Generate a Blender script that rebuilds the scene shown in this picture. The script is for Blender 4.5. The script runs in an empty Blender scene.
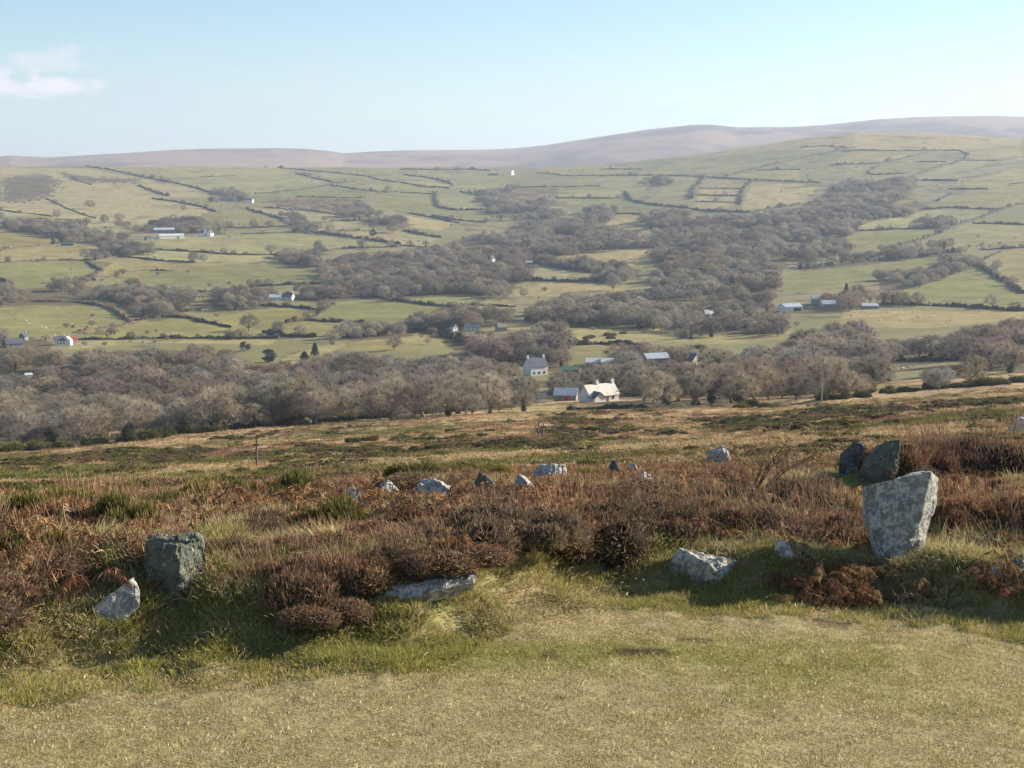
import bpy, bmesh, math, random
import numpy as np
from mathutils import Vector, noise as mnoise
R = math.radians
rng = np.random.default_rng(7)
random.seed(7)
scene = bpy.context.scene
col = scene.collection

# ------------------------------------------------------------------ camera
W_, H_, F_ = 1024, 768, 1400.0
EYE = 1.65
PITCH = R(8.5)
cp, sp = math.cos(PITCH), math.sin(PITCH)
cam_d = bpy.data.cameras.new('camera'); cam = bpy.data.objects.new('camera', cam_d); col.objects.link(cam)
cam.location = (0, 0, EYE); cam.rotation_euler = (R(90) - PITCH, 0, 0)
cam_d.sensor_width = 36; cam_d.lens = 36 * F_ / W_; cam_d.clip_end = 40000; cam_d.clip_start = 0.1
scene.camera = cam

def ray(px, py):
    u = (np.asarray(px, float) - 512) / F_; v = (384 - np.asarray(py, float)) / F_
    return u, cp + v * sp, -sp + v * cp            # world x, y(forward), z

def tandep(px, py):
    x, y, z = ray(px, py)
    return -z / np.hypot(x, y)

def proj(X, Y, Z):
    dz = Z - EYE
    f = Y * cp - dz * sp; up = Y * sp + dz * cp
    return 512 + F_ * X / f, 384 - F_ * up / f, f

# ------------------------------------------------------------------ noise helpers
def _hash(ix, iy, s):
    h = (ix * 374761393 + iy * 668265263 + s * 1442695041) & 0xFFFFFFFF
    h = ((h ^ (h >> 13)) * 1274126177) & 0xFFFFFFFF
    return ((h ^ (h >> 16)) & 0xFFFF) / 65535.0
def vnoise(x, y, s=0):
    x = np.asarray(x, float); y = np.asarray(y, float)
    ix = np.floor(x).astype(np.int64); iy = np.floor(y).astype(np.int64)
    fx = x - ix; fy = y - iy
    fx = fx * fx * (3 - 2 * fx); fy = fy * fy * (3 - 2 * fy)
    a = _hash(ix, iy, s); b = _hash(ix + 1, iy, s); c = _hash(ix, iy + 1, s); d = _hash(ix + 1, iy + 1, s)
    return (a * (1 - fx) + b * fx) * (1 - fy) + (c * (1 - fx) + d * fx) * fy - 0.5
def fbm(x, y, s=0, o=4):
    t = 0; a = 1
    for k in range(o):
        t = t + a * vnoise(x * 2 ** k, y * 2 ** k, s + k); a *= 0.5
    return t
def sstep(a, b, x):
    t = np.clip((x - a) / (b - a), 0, 1); return t * t * (3 - 2 * t)

# ------------------------------------------------------------------ terrain (polar table of heights)
DS = [40, 80, 160, 250, 340, 450, 520, 600, 700, 800, 900, 1050, 1200, 1350, 1500, 1700, 2000, 2400, 2800, 3200, 3500]
COLS = {
 0:   [497, 486, 472, 461, 452, 436, 421, 402, 378, 357, 341, 322, 303, 285, 266, 247, 227, 205, 186, 172, 166],
 256: [491, 476, 456, 441, 428, 412, 402, 387, 369, 353, 340, 319, 300, 285, 268, 251, 228, 204, 186, 173, 166],
 512: [476, 459, 441, 426, 413, 404, 397, 379, 359, 343, 330, 310, 294, 280, 265, 248, 226, 203, 186, 173, 166],
 640: [473, 453, 436, 421, 409, 400, 391, 376, 356, 341, 328, 308, 291, 275, 260, 242, 219, 196, 178, 166, 160],
 768: [470, 448, 430, 416, 404, 392, 383, 370, 352, 338, 325, 305, 288, 270, 254, 236, 212, 187, 167, 152, 142],
 850: [465, 441, 423, 410, 399, 387, 378, 366, 349, 335, 323, 305, 288, 271, 255, 237, 212, 186, 163, 144, 131],
 1024: [455, 430, 412, 398, 389, 376, 366, 355, 341, 329, 319, 304, 288, 273, 257, 239, 213, 185, 162, 146, 137]}
CREST = [(-150,164),(0,166),(130,166),(300,166.5),(480,166.5),(560,166),(600,163.5),(640,160),(693,153.5),(740,146.5),(800,137),(850,131),(900,131),(960,133.5),(1024,137),(1170,144)]
SKY = [(-300,160),(-100,159),(0,157.5),(15,155.5),(33,156.5),(52,157.5),(70,156.5),(130,153),(180,149.3),(230,148),(275,147.8),(310,148.5),(330,150.5),(346,153),(370,151.5),(410,150.2),(470,150),(515,148),(545,144.5),(575,139.5),(610,134),(650,128.5),(690,124.3),(710,124.2),(735,126.8),(790,126.5),(825,124),(870,119),(930,115.5),(980,115),(1024,116),(1150,121),(1400,130)]
AZ = np.radians(np.arange(-85, 85.01, 0.1))
LD = np.linspace(math.log(10), math.log(14000), 700)
def build_table():
    pxs = 512 + F_ * np.tan(np.clip(AZ, -0.9, 0.9)) * (cp + 0.096 * sp)
    xs = sorted(COLS); pc = np.clip(pxs, -150, 1174)
    cy = np.array([np.interp(np.clip(pc, 0, 1024), xs, [COLS[x][k] for x in xs]) for k in range(len(DS))])
    cy[-1] = np.interp(pc, *zip(*CREST))
    xr = np.clip(pxs, 0, 1024)
    T = np.array([tandep(np.clip(pxs, -400, 1400), row) for row in cy])          # DS x AZ
    tsky = tandep(np.clip(pxs, -300, 1400), np.interp(pxs, *zip(*SKY)))
    ld = np.log(DS)
    out = np.empty((len(LD), len(AZ)))
    zc = -T[-1] * 3500
    zs = -tsky * 7600
    extra_d = np.log([4000, 4700, 5400, 6200, 6900, 7600, 9000, 14000])
    ez = [zc - 14, np.minimum(zc - 60, zs * .25 - 40), zs * .3 - 20, zs * .62, zs * .86, zs, zs * .8, zs * 0.2 - 50]
    for j in range(len(AZ)):
        z = np.concatenate([-T[:, j] * np.array(DS), [e[j] for e in ez]])
        dd = np.concatenate([ld, extra_d])
        dist = np.exp(dd)
        zz = np.interp(LD, dd, z / dist)
        zz[LD < ld[0]] = z[0] / DS[0]
        out[:, j] = zz
    # smooth along distance and azimuth
    def g(a, ax, n):
        k = np.exp(-0.5 * (np.arange(-3 * n, 3 * n + 1) / n) ** 2); k /= k.sum()
        p = [(0, 0), (0, 0)]; p[ax] = (3 * n, 3 * n)
        b = np.pad(a, p, mode='edge')
        return np.apply_along_axis(lambda r: np.convolve(r, k, 'valid'), ax, b)
    far = out.copy()
    near = g(g(out, 0, 4), 1, 9)
    far = g(far, 0, 2)
    w = sstep(math.log(2600), math.log(3300), LD)[:, None]
    return near * (1 - w) + far * w
TAB = build_table()
YE = np.array([(-6, 6.6), (-2.6, 6.2), (-2.3, 6.25), (-1.7, 6.5), (-.97, 6.3), (-.43, 6.5), (.06, 7.35), (.6, 7.7), (1.37, 7.65), (2.15, 7.7), (2.8, 7.5), (6, 7.2)])
def edge(X):
    return np.interp(X, YE[:, 0], YE[:, 1]) + 0.25 * vnoise(X * 2.3, 0 * X, 3)
MOUNDS = [(-.30, 7.2, .16, .62, .40), (-2.3, 7.0, .12, .9, .38), (-.05, 8.2, .10, .9, .5), (-2.6, 8.0, .06, .7, .6), (.9, 8.7, .05, .5, .5), (1.9, 9.1, .06, .9, .6), (3.0, 9.2, .07, .8, .8), (3.3, 11.0, .25, 1.1, .9), (.55, 10.2, .08, 1.2, .7)]
def height(X, Y, fine=True):
    X = np.asarray(X, float); Y = np.asarray(Y, float)
    d = np.maximum(np.hypot(X, Y), 0.05); az = np.arctan2(X, np.maximum(Y, 1e-6) if np.all(Y > 0) else Y)
    ia = np.clip((np.degrees(az) + 85) / 0.1, 0, len(AZ) - 1.001); i0 = ia.astype(int); fa = ia - i0
    il = np.clip((np.log(d) - LD[0]) / (LD[1] - LD[0]), 0, len(LD) - 1.001); j0 = il.astype(int); fl = il - j0
    t = (TAB[j0, i0] * (1 - fa) + TAB[j0, i0 + 1] * fa) * (1 - fl) + (TAB[j0 + 1, i0] * (1 - fa) + TAB[j0 + 1, i0 + 1] * fa) * fl
    zv = EYE + t * d
    e = d - edge(np.clip(X, -6, 6))
    zn = -.09 * np.minimum(d, 9.0) - .165 * np.clip(d - 9.0, 0, 3.5) - .22 * np.maximum(0, d - 12.5)
    zn = zn + np.interp(X, [-.6, .4, 1.2], [.27, .14, .17]) * sstep(-.08, .5, e) + .045 * np.clip(X, -6, 6) * sstep(7, 10, d)
    for mx, my, a, sx, sy in MOUNDS:
        zn = zn + a * np.exp(-((X - mx) / sx) ** 2 - ((Y - my) / sy) ** 2)
    w = sstep(13.0, 26, d)
    z = zn * (1 - w) + zv * w
    if fine:
        m = sstep(-.2, .6, e)
        z = z + sstep(-1.1, -.1, e) * (1 - sstep(12, 20, d)) * .07 * fbm(X * 3.6, Y * 3.6, 6, 3)
        z = z + 0.02 * fbm(X * .9, Y * .9, 11, 3) + m * (1 - sstep(20, 60, d)) * 0.14 * fbm(X * 1.6, Y * 1.6, 5, 4)
        mo = sstep(14, 40, d) * (1 - sstep(330, 460, d))
        z = z + mo * (0.35 * fbm(X * .45, Y * .45, 21, 3) + 1.0 * fbm(X * .05, Y * .05, 22, 2)) * np.clip(d / 120, .3, 1)
        z = z + sstep(500, 900, d) * (1 - sstep(3600, 4200, d)) * 2.0 * fbm(X * .012, Y * .012, 31, 2)
        z = z + sstep(4600, 5600, d) * 16.0 * fbm(X * .0022, Y * .0022, 41, 4) * (1 - .7 * sstep(6300, 7500, d))
    return z

def hit(px, py, dmin=3.0, dmax=12000):
    """where the line of sight through a pixel of the survey photo meets the ground"""
    px = np.atleast_1d(np.asarray(px, float)); py = np.atleast_1d(np.asarray(py, float))
    x, y, z = ray(px, py); h = np.hypot(x, y)
    D = np.exp(np.linspace(math.log(dmin), math.log(dmax), 1500))
    out = np.zeros((len(px), 3))
    for s in range(0, len(px), 400):
        sl = slice(s, s + 400)
        X = (x / h)[sl, None] * D; Y = (y / h)[sl, None] * D; Zr = EYE + (z / h)[sl, None] * D
        below = Zr < height(X, Y)
        k = np.where(below.any(1), below.argmax(1), len(D) - 1)
        n = np.arange(len(k)); k1 = np.maximum(k - 1, 0)
        lo = D[k1]; hi = D[k]
        ux = (x / h)[sl]; uy = (y / h)[sl]; uz = (z / h)[sl]
        for _ in range(14):
            m = (lo + hi) / 2; b = EYE + uz * m < height(ux * m, uy * m)
            hi = np.where(b, m, hi); lo = np.where(b, lo, m)
        m = (lo + hi) / 2
        out[sl] = np.stack([ux * m, uy * m, height(ux * m, uy * m)], 1)
    return out
def ground(x, y): return float(height(np.array([x]), np.array([y]))[0])

def inpoly(x, y, poly):
    c = np.zeros(x.shape, bool); n = len(poly)
    for i in range(n):
        x0, y0 = poly[i]; x1, y1 = poly[(i + 1) % n]
        if y0 == y1: continue
        c ^= ((y0 > y) != (y1 > y)) & (x < (x1 - x0) * (y - y0) / (y1 - y0) + x0)
    return c

# ------------------------------------------------------------------ materials
def new_mat(name):
    m = bpy.data.materials.new(name); m.use_nodes = True
    nt = m.node_tree; b = nt.nodes['Principled BSDF']
    b.inputs['Roughness'].default_value = .85; b.inputs['Specular IOR Level'].default_value = .2
    return m, nt, b
def N(nt, t, **kw):
    n = nt.nodes.new(t)
    for k, v in kw.items():
        if k.startswith('i_'):
            n.inputs[k[2:].replace('_', ' ')].default_value = v
        else: setattr(n, k, v)
    return n
def ramp(nt, fac, stops, interp='LINEAR'):
    r = nt.nodes.new('ShaderNodeValToRGB'); nt.links.new(fac, r.inputs[0]); cr = r.color_ramp; cr.interpolation = interp
    while len(cr.elements) > 1: cr.elements.remove(cr.elements[-1])
    cr.elements[0].position = stops[0][0]; cr.elements[0].color = (*stops[0][1], 1)
    for p, c in stops[1:]:
        e = cr.elements.new(p); e.color = (*c, 1)
    return r.outputs[0]
def mixc(nt, fac, a, b, mode='MIX'):
    n = nt.nodes.new('ShaderNodeMix'); n.data_type = 'RGBA'; n.blend_type = mode
    for s, v in ((0, fac), (6, a), (7, b)):
        if isinstance(v, (int, float)): n.inputs[s].default_value = v
        elif isinstance(v, tuple): n.inputs[s].default_value = (*v, 1)
        else: nt.links.new(v, n.inputs[s])
    return n.outputs[2]
def noise(nt, scale, detail=4, rough=.55, vec=None, dist=0.0):
    n = N(nt, 'ShaderNodeTexNoise'); n.inputs['Scale'].default_value = scale; n.inputs['Detail'].default_value = detail
    n.inputs['Roughness'].default_value = rough; n.inputs['Distortion'].default_value = dist
    if vec is None:
        g = N(nt, 'ShaderNodeNewGeometry'); vec = g.outputs['Position']
    nt.links.new(vec, n.inputs['Vector']); return n.outputs[0]
def flat_mat(name, c, var=.25, scale=3.0, rough=.85, dirt=None):
    m, nt, b = new_mat(name); b.inputs['Roughness'].default_value = rough
    tc = N(nt, 'ShaderNodeTexCoord')
    n = noise(nt, scale, 5, .6, tc.outputs['Object'])
    lo = tuple(x * (1 - var) for x in c); hi = tuple(min(1, x * (1 + var)) for x in c)
    cc = ramp(nt, n, [(.3, lo), (.7, hi)])
    if dirt:
        n2 = noise(nt, scale * .35, 4, .7, tc.outputs['Object'])
        f = ramp(nt, n2, [(.52, (0, 0, 0)), (.72, (1, 1, 1))])
        cc = mixc(nt, f, cc, dirt)
    nt.links.new(cc, b.inputs['Base Color']); return m
def plant_mat(name, transl=.25, var=.3, world_scale=None, tint=(1.25, 1.05, .75)):
    """colours come from the mesh (twig, leaf or blade), varied per plant"""
    m, nt, b = new_mat(name)
    a = N(nt, 'ShaderNodeAttribute'); a.attribute_name = 'Col'
    oi = N(nt, 'ShaderNodeObjectInfo')
    lo = 1 - var; v = ramp(nt, oi.outputs['Random'], [(0, (lo, lo, lo)), (.35, (.95, 1, 1.05)), (.65, (1.08, 1, .92)), (1, tuple(t * (1 + var * .6) for t in (1.05, 1, .94)))])
    c = mixc(nt, 1.0, a.outputs['Color'], v, 'MULTIPLY')
    if world_scale:
        n = noise(nt, world_scale, 3, .6); f = ramp(nt, n, [(.35, (.8, .85, .9)), (.65, tint)])
        c = mixc(nt, 1.0, c, f, 'MULTIPLY')
    nt.links.new(c, b.inputs['Base Color'])
    if transl:
        t = N(nt, 'ShaderNodeBsdfTranslucent'); nt.links.new(c, t.inputs[0])
        ms = N(nt, 'ShaderNodeMixShader'); ms.inputs[0].default_value = transl
        nt.links.new(b.outputs[0], ms.inputs[1]); nt.links.new(t.outputs[0], ms.inputs[2])
        nt.links.new(ms.outputs[0], nt.nodes['Material Output'].inputs[0])
    return m

M = {}
M['plant'] = plant_mat('plant', .2, .3)
M['twig'] = plant_mat('twig', .38, .42)
M['grass'] = plant_mat('grass', .3, .2)
M['bark'] = flat_mat('bark', (.15, .125, .10), .35, 1.5)
M['hedge'] = plant_mat('hedge', 0, .25)
M['slate'] = flat_mat('slate', (.10, .11, .13), .25, .8, .6)
M['tin'] = flat_mat('tin', (.42, .46, .50), .12, .6, .45, (.30, .27, .25))
M['pale_tin'] = flat_mat('pale_tin', (.55, .56, .56), .1, .6, .45)
M['blue_tin'] = flat_mat('blue_tin', (.22, .26, .33), .15, .6, .5)
M['dark_tin'] = flat_mat('dark_tin', (.07, .085, .12), .2, .6, .5)
M['green_tin'] = flat_mat('green_tin', (.08, .14, .11), .2, .6, .5)
M['tan_slate'] = flat_mat('tan_slate', (.68, .63, .54), .15, 1.2, .8, (.45, .40, .30))
M['brown_roof'] = flat_mat('brown_roof', (.24, .19, .16), .2, 1.2)
M['whitewash'] = flat_mat('whitewash', (.78, .76, .71), .06, .8, .85, (.66, .64, .58))
M['cream'] = flat_mat('cream', (.66, .60, .47), .08, .8)
M['grey_stone'] = flat_mat('grey_stone', (.27, .25, .23), .3, 2.5)
M['red'] = flat_mat('red', (.50, .06, .04), .15, 1.5)
M['rust'] = flat_mat('rust', (.30, .16, .13), .35, 1.2)
M['glass'] = flat_mat('glass', (.03, .035, .04), .2, 1, .15)
M['wood_pole'] = flat_mat('wood_pole', (.17, .13, .10), .25, 4)
M['wool'] = flat_mat('wool', (.72, .67, .56), .08, 6)
M['soil'] = flat_mat('soil', (.055, .035, .022), .4, 20)

# ------------------------------------------------------------------ mesh helpers
def mk(name, V, Fc, mat, parent=None, colors=None, smooth=False, link=True):
    """one mesh object from arrays; Fc: list of (n,3)/(n,4) index arrays or of lists"""
    me = bpy.data.meshes.new(name)
    V = np.asarray(V, np.float32)
    if isinstance(Fc, np.ndarray): Fc = [Fc]
    loops = np.concatenate([f.ravel() for f in Fc]).astype(np.int32)
    tot = np.concatenate([np.full(len(f), f.shape[1], np.int32) for f in Fc])
    st = np.concatenate([[0], np.cumsum(tot)[:-1]]).astype(np.int32)
    me.vertices.add(len(V)); me.vertices.foreach_set('co', V.ravel())
    me.loops.add(len(loops)); me.loops.foreach_set('vertex_index', loops)
    me.polygons.add(len(tot)); me.polygons.foreach_set('loop_start', st); me.polygons.foreach_set('loop_total', tot)
    if smooth: me.polygons.foreach_set('use_smooth', np.ones(len(tot), bool))
    if colors is not None:
        a = me.color_attributes.new('Col', 'FLOAT_COLOR', 'POINT')
        c = np.ones((len(V), 4), np.float32); c[:, :3] = colors; a.data.foreach_set('color', c.ravel())
    me.update(calc_edges=True); me.validate()
    if mat: me.materials.append(mat)
    o = bpy.data.objects.new(name, me)
    if link: col.objects.link(o)
    if parent: o.parent = parent
    return o
def from_bm(name, bm, mat, parent=None, smooth=False):
    me = bpy.data.meshes.new(name); bm.to_mesh(me); bm.free()
    if smooth:
        for p in me.polygons: p.use_smooth = True
    me.materials.append(mat)
    o = bpy.data.objects.new(name, me); col.objects.link(o)
    if parent: o.parent = parent
    return o
def tag(o, label=None, cat=None, group=None, kind=None):
    for k, v in (('label', label), ('category', cat), ('group', group), ('kind', kind)):
        if v: o[k] = v
    return o
def empty(name, loc=(0, 0, 0), rz=0):
    o = bpy.data.objects.new(name, None); col.objects.link(o); o.location = loc; o.rotation_euler = (0, 0, rz); o.empty_display_size = .2
    return o
def copy_thing(o, loc, rz=0, scale=1.0):
    r = o.copy(); col.objects.link(r); r.location = loc; r.rotation_euler = (0, 0, rz)
    r.scale = (scale,) * 3 if isinstance(scale, (int, float)) else scale
    for ch in o.children:
        c = ch.copy(); col.objects.link(c); c.parent = r
    return r

class Acc:
    """gathers slivers, tubes and blobs into one mesh"""
    def __init__(s): s.v = []; s.f3 = []; s.f4 = []; s.c = []; s.n = 0
    def add(s, v, f, c):
        v = np.asarray(v, float); c = np.asarray(c, float)
        if c.ndim == 1: c = np.tile(c, (len(v), 1))
        s.v.append(v); s.c.append(c); (s.f3 if f.shape[1] == 3 else s.f4).append(f + s.n); s.n += len(v)
    def slivers(s, P, D, L, Wd, c0, c1, bend=0.0):
        """thin tapering blades: base points P, directions D, lengths L, widths Wd"""
        P = np.asarray(P, float); n = len(P)
        if n == 0: return
        D = D / np.linalg.norm(D, axis=1)[:, None]
        S = np.cross(D, rng.normal(size=(n, 3))); S /= np.linalg.norm(S, axis=1)[:, None] + 1e-9
        L = np.broadcast_to(L, n)[:, None]; Wd = np.broadcast_to(Wd, n)[:, None]
        c0 = np.broadcast_to(c0, (n, 3)); c1 = np.broadcast_to(c1, (n, 3))
        mid = P + D * L * .55
        tip = P + D * L
        if bend:
            g = np.zeros((n, 3)); g[:, 2] = -1
            tip = tip + g * L * bend * rng.uniform(.3, 1, (n, 1)); mid = mid + g * L * bend * .2
        V = np.stack([P - S * Wd * .5, P + S * Wd * .5, mid + S * Wd * .42, mid - S * Wd * .42, tip], 1).reshape(-1, 3)
        C = np.stack([c0, c0, (c0 + c1) / 2, (c0 + c1) / 2, c1], 1).reshape(-1, 3)
        b = np.arange(n)[:, None] * 5
        s.v.append(V); s.c.append(C)
        s.f4.append(b + np.array([[0, 1, 2, 3]]) + s.n); s.f3.append(b + np.array([[3, 2, 4]]) + s.n); s.n += len(V)
    def tube(s, pts, rad, c, k=6):
        pts = np.asarray(pts, float); n = len(pts)
        rad = np.broadcast_to(rad, n)
        T = np.gradient(pts, axis=0); T /= np.linalg.norm(T, axis=1)[:, None] + 1e-9
        ref = np.array([0, 0, 1.0]) if abs(T[0, 2]) < .8 else np.array([1.0, 0, 0])
        A = np.cross(T, ref); A /= np.linalg.norm(A, axis=1)[:, None] + 1e-9; B = np.cross(T, A)
        th = np.linspace(0, 2 * math.pi, k, endpoint=False)
        V = pts[:, None] + rad[:, None, None] * (A[:, None] * np.cos(th)[None, :, None] + B[:, None] * np.sin(th)[None, :, None])
        i = np.arange(n - 1)[:, None] * k; j = np.arange(k)[None]; j2 = (j + 1) % k
        f = np.stack([i + j, i + j2, i + k + j2, i + k + j], -1).reshape(-1, 4)
        s.add(V.reshape(-1, 3), f, c)
    def build(s, name, mat, parent=None, link=True, smooth=False):
        fs = []
        if s.f4: fs.append(np.concatenate(s.f4))
        if s.f3: fs.append(np.concatenate(s.f3))
        return mk(name, np.concatenate(s.v), fs, mat, parent, np.concatenate(s.c), smooth, link)
def rdir(n, up=0.0):
    d = rng.normal(size=(n, 3)); d /= np.linalg.norm(d, axis=1)[:, None]
    d[:, 2] += up; return d / np.linalg.norm(d, axis=1)[:, None]

# ------------------------------------------------------------------ survey data: photo pixel -> ground (see hit)
# fields: (colour letter, outline)
FIELDS = [
('S', [(0,167),(90,169),(135,177),(200,190),(215,196),(152,199),(200,207),(215,212),(185,222),(145,232),(95,232),(45,220),(0,222)]),
('S', [(640,160),(700,152),(850,131),(960,133),(1024,137),(1024,160),(960,152),(848,148),(760,152),(690,158)]),
('R', [(0,178),(40,174),(62,180),(52,196),(22,203),(0,202)]), ('R', [(60,172),(95,178),(140,178),(145,183),(90,183),(70,180)]),
('G', [(0,305),(70,302),(94,305),(112,309),(131,322),(120,327),(75,332),(20,338),(0,340)]),
('G', [(78,339),(100,331),(135,324),(166,318),(195,320),(228,328),(235,338),(78,340)]),
('G', [(0,264),(85,261),(98,269),(91,278),(95,282),(50,284),(12,285),(0,278)]),
('P', [(0,251),(55,245),(70,245),(100,247),(114,252),(112,256),(85,260),(0,262)]),
('P', [(0,229),(27,232),(55,236),(70,240),(50,244),(0,250)]),
('P', [(148,250),(165,237),(200,235),(245,235),(310,233),(345,238),(395,246),(345,248),(320,251),(285,255),(200,251)]),
('P', [(118,257),(148,250),(200,253),(280,256),(283,262),(200,262),(166,261)]),
('G', [(105,280),(118,275),(150,271),(170,272),(200,265),(290,264),(319,268),(312,279),(230,284),(140,285)]),
('P', [(102,270),(118,259),(166,263),(240,263),(165,270),(137,270),(118,275),(104,280)]),
('G', [(215,312),(256,305),(320,311),(318,316),(285,323),(262,334),(230,327),(200,320),(207,315)]),
('G', [(250,309),(290,302),(328,301),(333,305),(320,310),(286,306)]),
('G', [(264,332),(288,323),(305,321),(362,324),(340,336),(315,337),(285,335)]),
('G', [(318,317),(335,306),(331,300),(378,298.5),(400,302),(450,309),(430,318),(400,322),(310,321)]),
('G', [(407,296),(442,294),(490,295),(472,302),(456,307),(425,304)]),
('P', [(458,308),(475,303),(493,300),(515,303),(512,307),(480,310)]),
('P', [(345,339),(400,335),(430,330),(445,340),(415,352),(345,352)]),
('P', [(418,340),(445,340),(470,347),(468,352),(420,355)]),
('S', [(280,360),(300,352),(335,343),(348,344),(330,352),(290,366)]),
('S', [(78,341),(115,341),(117,345),(65,350)]), ('S', [(118,341),(175,341),(240,340),(278,340),(270,345),(200,344)]),
('P', [(28,363),(60,367),(58,372),(30,370)]), ('G', [(0,371),(22,372),(24,379),(0,380)]), ('P', [(112,375),(175,376),(165,381),(115,380)]),
('P', [(200,178),(234,176),(295,174),(330,183),(305,189),(253,195),(240,190),(215,190),(175,183)]),
('P', [(85,166),(265,167),(300,173),(235,175),(200,177),(150,177),(110,169)]),
('P', [(300,168),(400,168),(396,181),(370,177),(336,173)]), ('P', [(310,175),(336,173),(368,177),(380,181),(340,182)]),
('G', [(262,196),(330,187),(385,194),(362,197),(300,197)]),
('B', [(265,199),(300,198),(362,199),(352,212),(310,211),(284,208)]),
('S', [(247,209),(284,210),(335,215),(330,222),(315,222),(285,217)]),
('P', [(200,213),(240,211),(284,221),(290,227),(200,227)]), ('P', [(200,196),(225,203),(240,209),(215,211),(200,206)]),
('S', [(315,226),(337,221),(360,221),(395,225),(395,229),(360,230),(335,231),(318,233)]),
('S', [(337,234),(360,231),(400,231),(420,237),(400,244),(372,240)]),
('P', [(364,208),(385,207),(397,212),(395,217),(365,212)]),
('P', [(342,183),(400,183),(400,191),(370,190)]), ('G', [(372,203),(382,196),(436,195),(434,208),(400,211)]),
('G', [(397,184),(424,188),(448,190),(436,193),(400,192)]), ('P', [(404,176),(424,178),(452,186),(424,186),(400,182)]),
('P', [(440,194),(462,193),(482,198),(484,209),(455,209),(440,206)]), ('P', [(424,173),(500,172),(500,181),(455,184),(438,179)]),
('P', [(455,186),(505,182),(500,190),(484,195),(455,188)]), ('B', [(495,193),(510,188),(560,188),(550,198),(525,207),(505,202)]),
('P', [(560,189),(622,191),(622,197),(558,197)]), ('P', [(560,199),(622,199),(620,206),(580,208)]),
('P', [(520,188),(540,180),(600,177),(640,178),(625,187),(568,186)]), ('P', [(530,168),(600,164),(640,170),(600,175),(568,175)]),
('S', [(538,208),(560,206),(572,213),(535,215)]), ('S', [(575,218),(600,215),(647,214),(640,222),(600,226)]),
('P', [(622,206),(645,206),(670,209),(655,213),(625,213)]), ('P', [(675,219),(700,217),(712,219),(690,226),(672,224)]),
('S', [(400,215),(455,223),(440,231),(400,226)]), ('S', [(400,233),(440,238),(425,246),(400,244)]),
('S', [(640,228),(672,229),(660,234),(640,232)]), ('P', [(600,243),(650,247),(600,247)]),
('S', [(543,253),(580,249),(655,249),(655,265),(600,267),(556,263)]), ('S', [(535,264),(572,270),(565,279),(545,280),(530,275)]),
('S', [(512,289),(545,283),(600,284),(645,287),(640,291),(600,292),(540,297),(515,296)]),
('S', [(497,328),(512,321),(575,326),(560,334),(530,333)]), ('S', [(465,335),(500,333),(515,338),(500,343),(470,342)]),
('P', [(570,332),(600,326),(640,325),(685,332),(690,343),(640,346),(570,346)]), ('P', [(570,350),(640,349),(645,356),(600,358),(575,356)]),
('P', [(692,333),(740,329),(795,329),(785,340),(720,346),(695,342)]),
('G', [(778,276),(830,267),(960,254),(925,266),(880,275),(850,287),(785,292)]),
('S', [(835,330),(845,310),(1024,312),(1024,319),(960,325),(930,328),(870,328)]),
('G', [(888,290),(960,268),(978,264),(1024,296),(1024,307),(950,305),(888,304)]),
('P', [(1001,252),(1024,249),(1024,291),(982,262)]), ('P', [(910,245),(975,222),(1024,226),(1024,246),(980,249)]),
('P', [(850,231),(862,222),(892,214),(950,209),(1000,211),(975,220),(950,226),(898,228)]),
('G', [(845,240),(899,230),(938,230),(935,235),(895,247),(850,248)]),
('S', [(742,206),(752,183),(800,184),(818,187),(805,200),(775,207),(745,212)]),
('S', [(700,188),(706,179),(750,182),(742,188)]), ('S', [(699,194),(700,189),(742,190),(738,195)]), ('S', [(697,201),(698,196),(738,197),(736,201)]), ('S', [(690,209),(696,203),(736,203),(725,211)]),
('P', [(672,177),(704,178),(693,197),(655,196)]), ('P', [(600,177),(650,176),(645,190),(625,191),(600,186)]),
('P', [(650,172),(690,158),(800,150),(756,168),(735,173),(668,175)]), ('P', [(756,171),(800,170),(800,181),(735,175)]),
('P', [(800,170),(876,164),(870,172),(820,181),(800,181)]), ('P', [(850,153),(900,152),(925,153),(876,163),(830,164)]),
('P', [(880,167),(914,159),(960,156),(960,160),(918,172),(905,173)]), ('P', [(925,173),(965,161),(997,161),(955,174),(920,180)]),
('P', [(955,182),(1000,172),(1024,168),(1024,182),(990,188)]), ('P', [(920,205),(990,190),(1024,184),(1024,203),(1000,209),(950,207)]),
('P', [(970,150),(1024,142),(1024,156),(997,160),(968,158)]),
('G', [(270,418),(310,413),(345,412),(342,416),(300,422),(268,423)]),
]
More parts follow.
